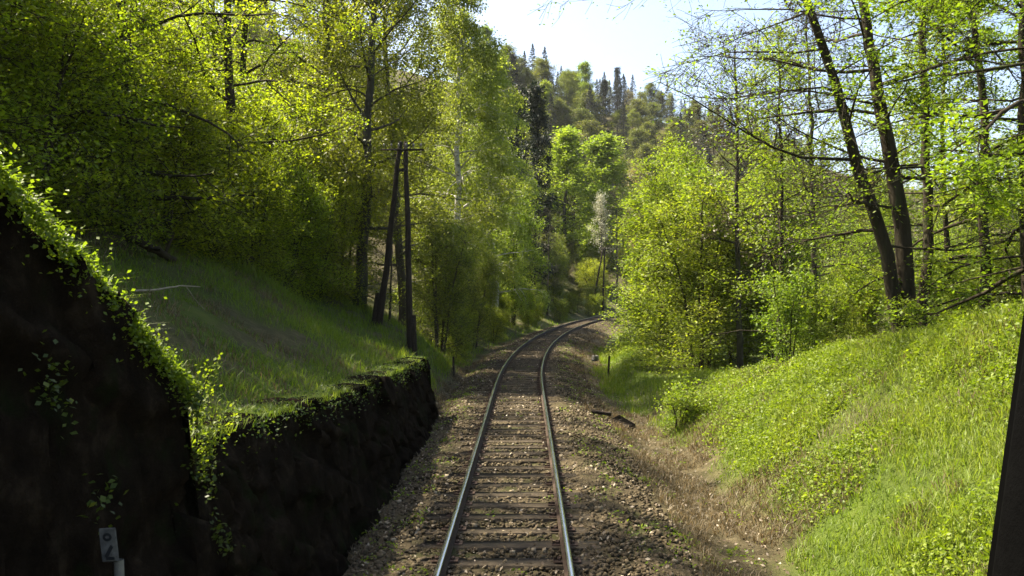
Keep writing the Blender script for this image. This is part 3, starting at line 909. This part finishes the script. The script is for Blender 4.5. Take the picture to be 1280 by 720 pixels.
tree('pale_tree', "pale_tree", "pale buff tree in bud showing above the right hand hornbeams", 806, 128, 1.35, 1.0, None)

# dull trees filling the wood behind the left bank
fr = np.random.default_rng(77)
kinds = ['beech_b', 'round_tree', 'oak', 'round_tree', 'beech_b', 'oak', 'round_tree']
spots = [(-12, 33), (-13, 44), (-10, 50),
         (-14, 55), (-6.5, 58), (-11, 63), (-18, 60), (-4.5, 70), (-9, 74), (-15, 72), (-2, 84), (-8, 88), (-14, 86), (2, 98), (-5, 102), (-12, 104), (-24, 34), (-26, 27), (-22, 40), (-28, 48), (-21, 52), (-19, 60), (-30, 36)]
for k, (x, y) in enumerate(spots):
    place(kinds[k % 7], "woodland_tree", "leafy tree inside the shaded wood behind the left bank trees", "tree", x + fr.normal(0, .5), y + fr.normal(0, .6), fr.uniform(.62, .8) if x < -12 else fr.uniform(.8, 1.0), fr.uniform(0, 6.28), "trees filling the left wood")
for k, (x, y, s) in enumerate([(-8.6, 11.5, .9), (-8.2, 13.6, .8), (-8.4, 15.8, .8), (-8.0, 18.2, .75), (-7.8, 20.4, .7), (-7.4, 22.6, .7), (-7.1, 25.0, .75), (-6.8, 27.6, .75), (-6.6, 30.5, 1.0), (-10.2, 14.5, 1.1), (-9.8, 18, 1.1), (-9.6, 21.5, 1.1), (-9.2, 26, 1.1), (-9, 29, 1.2)]):
    place('understory', "understory_beech", "low leafy beech bush at the top edge of the left grass slope", "bush", x, y, s, k * 2.1, "beech bushes edging the left wood")
# low shrubs along the foot of the left wood
for k, (p, d, s) in enumerate([(520, 40, .55), (560, 47, .5), (600, 52, .55), (625, 58, .5), (650, 66, .5), (672, 74, .5), (700, 86, .55), (722, 94, .5)]):
    place('willow', "verge_shrub", "low shaded shrub at the foot of the left wood beside the curve", "shrub", *[float(q[0]) for q in at_track(np.array([d + 0.0]), np.array([-4.6 - .5 * (k % 2)]))], s, k * 1.3, "shaded shrubs lining the left verge")

for k, d in enumerate(np.arange(37, 98, 4.2)):
    q = at_track(np.array([d]), np.array([-3.5 - .5 * (k % 3)]))
    place('understory', "verge_shrub", "low shaded shrub at the foot of the left wood beside the curve", "shrub", float(q[0][0]), float(q[1][0]), .30 + .1 * (k % 2), k * 2.3, "shaded shrubs lining the left verge")
# right side
for k, (p, d, sc_) in enumerate([(1075, 22.5, .42), (1150, 23, .45), (1215, 21, .4), (1265, 19.5, .4), (1010, 24, .45)]):
    tree('hornbeam_b', "crest_shrub", "yellow green shrub growing on the bank crest behind the dark trunks", p, d, sc_, k * 1.9, "shrubs along the right bank crest", "shrub")
GR = "yellow green hornbeams right of the curve"
tree('hornbeam', "hornbeam_tree", "bushy yellow green hornbeam nearest the curve, covering the vanishing rails", 834, 38, (1.4, 1.4, 1.12), .4, GR)
tree('hornbeam_b', "hornbeam_tree", "yellow green hornbeam with a dark hollow at its foot beside the meadow", 878, 31.5, (1.35, 1.35, 1.0), 1.8, GR)
tree('hornbeam', "hornbeam_tree", "broad yellow green hornbeam between the hollow one and the dark trunks", 925, 34, (1.35, 1.35, 1.1), 3.1, GR)
tree('hornbeam_b', "hornbeam_tree", "hornbeam behind the others by the slender dark trunks", 968, 33, 1.0, 5.0, GR)
tree('hornbeam', "hornbeam_tree", "hornbeam farthest round the bend, partly behind the nearest one", 838, 50, 1.15, 2.4, GR)
tree('hornbeam', "hornbeam_tree", "tall hornbeam rising behind the nearest one, rounded against the far hill", 868, 43, 1.35, 4.4, GR)
tree('young', "slender_tree", "slender dark trunked tree left of the big forked trunks", 975, 25, 1.15, .8)
tree('bare_tree', "slender_tree", "thin bare twigged tree between the slender trunk and the forked trunks", 1022, 28, 1.0, 2.2)
tree('bare_tree', "slender_tree", "thin bare tree rising behind the hornbeams", 925, 30, .95, 4.2)
tree('young', "slender_tree", "slender leafy tree just right of the big forked trunks", 1192, 22, 1.15, 2.9)
tree('sapling', "sapling", "bright green sapling clump at the foot of the slender dark trunk", 985, 20.5, .95, .2, None, "sapling")
tree('sapling', "sapling", "bright green sapling clump left of the forked trunks' foot", 1045, 20, .75, 1.2, None, "sapling")
tree('spray', "lime_tree", "bright leaved tree overhanging the bank at the right edge", 1345, 13.5, 1.0, 2.6, None)
tree('spray', "lime_tree", "light green tree with level sprays behind the forked trunks", 1235, 19.5, .95, .9, None)
tree('spray', "lime_tree", "light green tree farther back beyond the right bank crest", 1300, 25, 1.05, 4.3, None)
tree('spray', "lime_tree", "bright leaved tree with sprays hanging low over the bank beside the window pillar", 1290, 16.5, .85, 5.3, None)
k = 0
for p, d, kd, s in [(1010, 44, 'young', 1.0), (1070, 40, 'hornbeam', .8), (1130, 46, 'young', 1.1), (1190, 40, 'hornbeam_b', .85), (1250, 44, 'young', 1.1), (1320, 38, 'hornbeam', .9), (960, 55, 'hornbeam_b', .9), (1400, 30, 'young', 1.2), (1090, 60, 'round_tree', .75), (1220, 62, 'round_tree', .75), (930, 70, 'round_tree', .8), (1000, 80, 'round_tree', .9), (880, 80, 'hornbeam', 1.2)]:
    tree(kd, "thicket_tree", "thin leafy tree in the thicket beyond the right bank", p, d, s, k * 1.7, "trees of the thicket beyond the right bank"); k += 1

# the big forked trunks on the right bank crest, built from their own course
bx, by = px(1137, 18), 18.0
bz = hz(bx, by)
def wpt(p, q, d): return (px(p, d) - bx, d - by, CAMZ + (HY - q) * d / FPX - bz)
stemsA = [([(-.05, 0, -.4), wpt(1112, 310, 17.9), wpt(1084, 215, 17.7), wpt(1058, 110, 17.4), wpt(1022, 0, 17.0), wpt(985, -110, 16.6)], .165, .06),
          ([(.06, .05, -.4), wpt(1128, 270, 18.2), wpt(1108, 170, 18.3), wpt(1092, 80, 18.4), wpt(1074, 0, 18.5), wpt(1060, -120, 18.6)], .20, .075),
          ([(.42, .5, -.4), wpt(1166, 270, 19.0), wpt(1162, 160, 19.1), wpt(1168, 40, 19.2), wpt(1172, -100, 19.3)], .13, .06)]
T['forked'] = make_tree("forked", 31, stemsA, M['bark_dark'], M['hornbeam_leaf'], limbs=15, t0=.20, t1=.98, len_lo=2.6, len_mid=5.0, len_hi=4.6, el_lo=.0, el_hi=.35, wander=.11, grav=.0,
                        subs=9, sub_len=.42, twigs=8, twig_len=.55, flat=.35, leaves=4, leaf_size=.075, spread=.1, bias=(-1, -.15, 0), bias_w=.75, limb_r=.30, up=1.0, keep_leaf=.75, hue=.6)
place('forked', "forked_tree", "big dark tree with forked trunks and fine bare twigs on the right bank crest", "tree", bx, by)

# small bushes of the right bank
br_ = np.random.default_rng(15)
GB = "small leafy bushes dotted over the right bank"
place('bush', "bank_bush", "bright yellow green bush at the low end of the right bank by the ditch", "bush", px(850, 20.5), 20.5, 1.2, .4)

# hillside wood: single trees on the far slope and the dark conifers of its skyline
hr = np.random.default_rng(99)
hk = ['round_tree', 'round_tree', 'spruce', 'pale_tree', 'round_tree', 'spruce', 'round_tree', 'pine', 'oak', 'poplar']
cnt = 0
for ring, (d0, sc_) in enumerate([(138, 1.0), (150, 1.0), (163, 1.0), (176, 1.05), (190, 1.05), (205, 1.1), (222, 1.1), (238, 1.1), (252, 1.0), (266, .9), (280, .85), (294, .8)]):
    for p in np.concatenate([np.arange(585, 1010, 26 if ring < 6 else 21), np.arange(1025, 1290, 48) if ring > 2 else []]):
        d = d0 + hr.normal(0, 4); x = px(p + hr.normal(0, 7), d)
        kd = hk[int(hr.integers(0, 10))]
        if ring >= 5 and hr.random() < .12: kd = 'spruce'
        u_, _s = track_uv(np.array([x]), np.array([d]))
        if u_[0] > -7: continue
        names = {'spruce': ("spruce_tree", "dark spruce among the leafy trees on the far hillside"), 'pine': ("pine_tree", "dark pine among the leafy trees on the far hillside"),
                 'bare_tree': ("bare_tree", "grey leafless tree on the far hillside")}
        nm, lb = names.get(kd, ("hillside_tree", "spring green leafy tree on the far hillside"))
        place(kd, nm, lb, "tree", x, d, (lambda q: (q * 1.25, q * 1.25, q) if kd != 'spruce' else q)(sc_ * hr.uniform(.72, 1.0)), hr.uniform(0, 6), {'spruce': "spruces of the far hillside", 'pine': "pines of the far hillside", 'bare_tree': "leafless trees of the far hillside"}.get(kd, "leafy trees of the far hillside"))
sk = np.random.default_rng(17)
for p, d, s in [(float(q), 268 + (q - 620) * .11 + sk.normal(0, 5), sk.uniform(.75, 1.1)) for q in np.arange(618, 980, 11.5) + sk.normal(0, 3, 32)] + [(622, 250, 1.15), (634, 262, 1.0), (646, 255, 1.15), (664, 268, 1.0), (676, 272, 1.0), (690, 265, .95), (697, 270, 1.15), (708, 268, 1.2), (716, 274, 1.05), (732, 276, .95), (750, 274, 1.15), (762, 280, .9),
                (775, 276, 1.15), (786, 282, 1.0), (800, 284, .9), (812, 282, 1.05), (826, 286, 1.1), (840, 290, .85), (856, 290, 1.0), (872, 296, .85), (890, 300, .95), (912, 304, .9), (935, 308, .85)]:
    tree('spruce', "skyline_spruce", "dark pointed spruce standing out on the skyline of the far ridge", p, d, (s * 0.66, s * .66, s * .52), p * .37, "spruces along the ridge skyline")

# undergrowth trees closing the slope behind the bend and the hillside seen through the left wood
vr = np.random.default_rng(123)
for k in range(34):
    s_ = 70 + 75 * vr.random(); u_ = -vr.uniform(6.5, 16)
    x, y = at_track(np.array([s_]), np.array([u_]))
    place(['willow', 'understory', 'round_tree'][k % 3], "bend_shrub", "leafy shrub on the slope behind the bend of the track", "shrub", float(x[0]), float(y[0]), vr.uniform(.8, 1.2) if k % 3 < 2 else vr.uniform(.4, .55), vr.uniform(0, 6), "shrubs on the slope behind the bend")
for k in range(44):
    d = vr.uniform(75, 190); x = px(vr.uniform(230, 600), d)
    place(['round_tree', 'oak', 'spruce', 'round_tree'][k % 4], "slope_tree", "tree of the upper left hillside glimpsed through the wood", "tree", x, d, vr.uniform(.7, .95), vr.uniform(0, 6), "trees of the upper left hillside")

# ------------------------------------------------------------------ ivy, sprigs and other growth on the walls
def leaf_thing(name, label, cat, P, size, mat, seed, up=.6, hue=.5, parent=None):
    r = np.random.default_rng(seed)
    V, F = cards(P, r, size, up, .75, .3)
    o = link(name, mesh_data(name, V, F, M[mat], {"hue": np.repeat(np.clip(r.normal(hue, .22, len(P)), 0, 1), 4)}), parent)
    if label: tag(o, label, cat)
    return o
r = np.random.default_rng(61)
def wall_fringe(y0, y1, topf, ubot, batter, n, seed, over=.25, tall=.25):
    r = np.random.default_rng(seed)
    cs = r.uniform(y0, y1, n // 22)
    s = (cs[:, None] + r.normal(0, .13, (len(cs), 22))).ravel()
    amp = np.repeat(r.uniform(.3, 1.2, len(cs)), 22)
    s = np.clip(s, y0, y1)
    tz = topf(s)
    drop = np.abs(r.normal(0, over, len(s))) * amp; rise = np.abs(r.normal(0, tall, len(s))) * amp
    upm = r.random(len(s)) < .6
    z = np.where(upm, tz + rise, tz - drop)
    u = -(ubot + batter * (np.minimum(z, tz) + .75)) + np.where(upm, -np.abs(r.normal(0, .25, len(s))), .05 + .08 * r.random(len(s)))
    x, y = at_track(s, u)
    return np.stack([x, y, z], 1)
leaf_thing("ivy", "leafy fringe of ivy and brambles along the crest of the tall wing wall", "ivy", wall_fringe(2.2, 6.5, wing_top, 2.02, .17, 20000, 1, .14, .16), .032, 'hornbeam_leaf', 2, hue=.4)
leaf_thing("ivy", "sparse ivy and moss tufts on top of the low retaining wall", "ivy", wall_fringe(7.0, 21.3, ret_top, 1.95, .27, 3200, 3, .16, .10), .034, 'ivy_leaf', 4, hue=.35)
# tufts on the faces
cs = []
for s0, z0, rad, n in [(4.6, 2.65, .22, 90), (4.9, 1.9, .16, 40), (4.3, 1.2, .16, 40), (6.36, 2.3, .20, 160), (6.4, 1.75, .24, 170), (6.45, 1.2, .2, 70)]:
    p = r.normal(0, rad * .5, (n, 2)); s_, z_ = s0 + p[:, 0], z0 + p[:, 1]
    u_ = -(2.02 + .17 * (z_ + .75)) + .06 + .08 * r.random(n)
    x, y = at_track(s_, u_); cs.append(np.stack([x, y, z_], 1))
leaf_thing("ivy", "scattered ivy tufts clinging to the shaded face of the wing wall", "ivy", np.concatenate(cs), .04, 'ivy_leaf', 6, hue=.3)
# the sunlit sprig beside the wing wall
e = empty("wall_sapling", (-2.60, 6.62, 1.72), 0, .62)
tag(e, "sunlit leafy sapling sprig growing out where the two walls meet", "sapling")
sp = np.array([[(-.05, 0, -.1), (0, -.05, .35), (.02, -.08, .7), (.12, -.1, 1.08), (.25, -.1, 1.42)], [(-.05, 0, -.1), (-.1, .1, .3), (-.1, .2, .6), (-.12, .25, .85), (-.1, .3, 1.1)], [(-.02, 0, -.1), (.12, .05, .2), (.22, .1, .42), (.3, .12, .6), (.42, .15, .75)]])
V, F = tubes(sp, np.linspace(.016, .004, 5)[None].repeat(3, 0), 5)
link("stem", mesh_data("sprig_stem", V, F, M['bark_dark'], None, True), e)
ii = r.integers(0, 3, 620); q, _, _ = sample(sp, np.ones((3, 5)), ii, .15 + .85 * r.random(620))
leaf_thing("leaves", None, None, q + r.normal(0, .075, q.shape), .052, 'hornbeam_leaf', 9, hue=.55, parent=e)

# ------------------------------------------------------------------ telegraph poles
def telegraph(label, base_r, base_l, top, arm=1.5):
    """two tarred legs meeting at the top, crossarm with insulators, stub footings"""
    e = empty("telegraph_pole", base_r)
    tag(e, label, "telegraph pole", "A-frame telegraph poles left of the track")
    b = np.array(base_r); L = np.array(base_l) - b; tp = np.array(top) - b
    for st, nm in ((np.zeros(3), 'r'), (L, 'l')):
        side = .09 if nm == 'r' else -.09
        P = np.linspace(st + np.array([0, 0, -.5]), tp + np.array([side, 0, 0]), 9)
        P[1:-1] += np.random.default_rng(int(abs(b[1]) * 10 + side * 100)).normal(0, .012, (7, 3))
        V, F = tubes(P[None], np.linspace(.125, .072, 9)[None], 12)
        c = len(V); V = np.concatenate([V, [P[-1] + np.array([0, 0, .05])]])
        ring = np.arange(c - 12, c)
        link("pole", mesh_data("pole", V, [F, np.stack([ring, np.roll(ring, -1), np.full(12, c)], 1)], M['pole_wood'], None, True), e)
        d = nrm((tp - st)[None])[0]
        V, F = merge([tubes(np.linspace(st + d * -.5 + np.array([side * 1.6, -.02, 0]), st + d * 1.15 + np.array([side * 1.6, -.02, 0]), 4)[None], np.full((1, 4), .085), 10)])
        V, F = merge([(V, F), box(st + d * 1.15 + np.array([side * 1.6, -.02, -.01]), (.13, .13, .05), 0, .02)])
        link("footing", mesh_data("footing", V, F, M['old_wood']), e)
    az_ = -math.atan2(b[0], b[1]) * .2
    V, F = box(tp + np.array([0, -.16, -.28]), (arm, .06, .06), az_, .01)
    V2, F2 = merge([(V, F), box(tp + np.array([0, -.12, -.75]), (.05, .12, .05), 0, .01), box(tp + np.array([0, -.05, -.95]), (.30, .10, .10), 0, .015)])
    ca = link("crossarm", mesh_data("crossarm", V2, F2, M['pole_wood']), e)
    for k in range(6):
        xx = -arm / 2 + .1 + k * (arm - .2) / 5
        pts = np.array([[0, 0, 0], [0, 0, .06], [0, 0, .08], [0, 0, .15], [0, 0, .17]]) + tp + np.array([xx, -.16, -.23])
        V, F = tubes(pts[None], np.array([[.012, .012, .04, .034, .008]]), 10)
        link("insulator", mesh_data("insulator", V, F, M['porcelain'], None, True), ca)
    return e
def wp(p, q, d): return (px(p, d), d, CAMZ + (HY - q) * d / FPX)
x0 = px(513, 27); x1 = px(472, 27.6)
telegraph("near dark A-frame telegraph pole standing on the grassy mound past the wall end", (x0, 27.0, hz(x0, 27.0)), (x1, 27.6, hz(x1, 27.6)), wp(504, 178, 27.2), 1.45)
d2 = 94.0; xa, xb = px(753, d2), px(740, d2)
telegraph("far small A-frame telegraph pole at the bend where the rails vanish", (xa, d2, hz(xa, d2)), (xb, d2 + .5, hz(xb, d2 + .5)), wp(755, 309, d2), 1.3)

# ------------------------------------------------------------------ lineside things
# white distance marker in front of the wing wall
mk_ = empty("distance_marker", (px(139, 4.75), 4.75, -.55))
tag(mk_, "small tilted white marker plate with dark worn figures in front of the wing wall", "marker post")
ztop = CAMZ - (.300 * 4.75) + .55
V, F = tubes(np.array([[(.10, 0, -.2), (.075, 0, ztop * .5), (.04, 0, ztop - .22)]]), np.full((1, 3), .028), 10)
link("post", mesh_data("post", V, F, M['concrete'], None, True), mk_)
pl = link("plate", mesh_data("plate", *box((0, 0, 0), (.125, .014, .20), 0, .006), M['sign_white']), mk_, (.0, -.035, ztop - .12))
pl.rotation_euler = (0, math.radians(-8), math.radians(-18))
def ring_mark(cx_, cz_, ro, ri, a0, a1, sq=1.0, n=20):
    a = np.linspace(a0, a1, n)
    o_ = np.stack([cx_ + np.cos(a) * ro, np.full(n, -.0092), cz_ + np.sin(a) * ro * sq], 1); i_ = np.stack([cx_ + np.cos(a) * ri, np.full(n, -.0092), cz_ + np.sin(a) * ri * sq], 1)
    V = np.concatenate([o_, i_]); k = np.arange(n - 1)
    return V, np.stack([k, k + 1, n + k + 1, n + k], 1)
def bar_mark(p, q, w):
    p, q = np.array(p), np.array(q); d = (q - p) / np.linalg.norm(q - p); nn = np.array([-d[1], d[0]]) * w / 2
    c = [p + nn, p - nn, q - nn, q + nn]
    return np.array([(a, -.0092, b) for a, b in c]), np.array([[0, 1, 2, 3]])
V, F = merge([ring_mark(.002, .048, .034, .014, 0, 6.2832, .72), bar_mark((.030, -.004), (-.024, -.070), .024), bar_mark((-.024, -.077), (.040, -.077), .018)])
link("figures", mesh_data("figures", V, F, M['sign_black']), pl)

# dark timber and broken drain at the right edge of the ballast
def timber(name, label, cat, c, size, rz, mat, ry=0.0, rx=0.0):
    V, F = box((0, 0, 0), size, 0, min(size) * .18)
    V = V + np.random.default_rng(int(c[1] * 10)).normal(0, min(size) * .05, V.shape)
    o = link(name, mesh_data(name, V, F, M[mat]), None, c)
    o.rotation_euler = (rx, ry, rz)
    tag(o, label, cat)
    return o
timber("old_timber", "dark rotten timber sticking out over the ditch right of the rails", "timber", (px(752, 21.8), 21.8, -.28), (.55, .13, .10), -.35, 'old_wood', .12)
timber("drain_slab", "dark broken slab tilted into the hollow beside the rotten timber", "slab", (px(778, 21.4), 21.4, -.52), (.6, .4, .12), -.8, 'old_wood', .3, .2)
timber("timber_stub", "dark timber stub poking out at the foot of the retaining wall's end", "timber", (px(550, 21.9), 21.9, -.36), (.30, .16, .12), .3, 'old_wood', -.1)
timber("stake", "thin dark wooden stake in the grass right of the track", "stake", (px(761, 34), 34, hz(px(761, 34), 34) + .42), (.07, .07, .95), .2, 'old_wood', .06)
timber("stake", "short dark stake on the left verge just past the pole's mound", "stake", (px(567, 29.5), 29.5, hz(px(567, 29.5), 29.5) + .35), (.07, .07, .8), .4, 'old_wood', -.04)
timber("kerb_stone", "small dark block with a pale side lying beside the ballast on the right", "stone", (px(744, 38), 38, -.32), (.28, .25, .28), .5, 'concrete')

def branch_thing(name, label, pts, r0, r1, mat, cat="branch", seed=3, twigs=4):
    r = np.random.default_rng(seed)
    pts = np.array(pts, float); t = np.linspace(0, 1, 14)
    C = np.stack([np.interp(t, np.linspace(0, 1, len(pts)), pts[:, a]) for a in range(3)], 1)
    for _ in range(2): C[1:-1] = .25 * C[:-2] + .5 * C[1:-1] + .25 * C[2:]
    C[1:-1] += r.normal(0, r0 * .3, (12, 3))
    parts = [tubes(C[None], np.linspace(r0, r1, 14)[None], 7)]
    if twigs:
        ii = np.zeros(twigs, int); p, T_, _ = sample(C[None], np.ones((1, 14)), ii, .3 + .65 * r.random(twigs))
        parts.append(tubes(grow(p, T_ + r.normal(0, .7, T_.shape), np.full(twigs, .5), 5, .15, 0, r), np.linspace(r0 * .4, r1 * .4, 5)[None].repeat(twigs, 0), 4))
    V, F = merge(parts)
    o = link(name, mesh_data(name, V, F, M[mat], None, True))
    tag(o, label, cat)
    return o
def on(p, q, d, lift=0.0):
    x = px(p, d); return (x, d, CAMZ + (HY - q) * d / FPX + lift)
ga = []
for p, d in [(168, 12.2), (195, 12.6), (222, 13.2), (250, 14.0)]:
    x = px(p, d); ga.append((x, d, hz(x, d) + .05 + (p - 168) * .004))
branch_thing("fallen_branch", "thin pale dead branch lying across the shaded left slope", ga, .020, .010, 'pale_wood', twigs=1)
x, d = px(185, 16), 16
branch_thing("fallen_log", "dark fallen log at the top of the shaded left slope", [(px(160, 15.5), 15.5, hz(px(160, 15.5), 15.5) + .35), (px(190, 16), 16, hz(px(190, 16), 16) + .22), (px(218, 16.5), 16.5, hz(px(218, 16.5), 16.5) + .1)], .10, .07, 'bark_dark', "log", 5, 2)
x = px(1205, 19)
branch_thing("fallen_branch", "dark bent branch lying on the bank crest right of the forked trunks", [(px(1172, 18.8), 18.8, hz(px(1172, 18.8), 18.8) + .1), (px(1195, 19), 19, hz(px(1195, 19), 19) + .35), (px(1225, 19.3), 19.3, hz(px(1225, 19.3), 19.3) + .6)], .05, .03, 'bark_dark', "branch", 7, 3)

# ------------------------------------------------------------------ thin spring haze in the valley air
HAZE = 0.0001
if HAZE:
    V, F = box((0, 0, 0), (4400, 4200, 130))
    V = V + np.array([0, 900, 65 - 5.0])
    hm = bpy.data.materials.new("valley_haze"); hm.use_nodes = True
    n = hm.node_tree; n.nodes.clear()
    out = n.nodes.new("ShaderNodeOutputMaterial"); pv = n.nodes.new("ShaderNodeVolumePrincipled")
    pv.inputs["Color"].default_value = (.92, .95, .97, 1); pv.inputs["Density"].default_value = HAZE; pv.inputs["Anisotropy"].default_value = .0
    n.links.new(pv.outputs[0], out.inputs["Volume"])
    ho = link("haze", mesh_data("haze", V, F, hm)); ho['kind'] = 'stuff'

# ------------------------------------------------------------------ the cab's window pillar at the right edge
pe = empty("window_pillar", (0, 0, 0))
tag(pe, "black leaning window pillar of the train cab at the lower right edge", "window pillar")
dd = .62
pa = np.array([px(1243, dd), dd, CAMZ + (HY - 860) * dd / FPX]); pb = np.array([px(1337, dd), dd, CAMZ + (HY - 170) * dd / FPX])
def prism(prof, a, b, n=8):
    t = np.linspace(0, 1, n)[:, None]
    C = a * (1 - t) + b * t
    V = C[:, None, :] + np.concatenate([prof, np.zeros((len(prof), 1))], 1)[None]
    k = len(prof); i = np.arange(n * k).reshape(n, k)
    q = np.stack([i[:-1], np.roll(i[:-1], -1, 1), np.roll(i[1:], -1, 1), i[1:]], -1).reshape(-1, 4)
    fans = [np.stack([np.full(k - 2, i[row, 0]), i[row, 1:-1], i[row, 2:]], 1) for row in (0, -1)]
    return V.reshape(-1, 3), [q, np.concatenate(fans)]
V, F = prism(np.array([(.012, -.035), (.09, -.04), (.10, -.03), (.10, .05), (.012, .045)]), pa, pb)
link("post", mesh_data("pillar_post", V, F, M['cab_paint']), pe)
V, F = prism(np.array([(.0, -.012), (.004, -.02), (.0135, -.022), (.0135, .028), (.004, .026), (.0, .018)]), pa, pb)
link("rubber_seal", mesh_data("rubber_seal", V, F, M['cab_black']), pe)
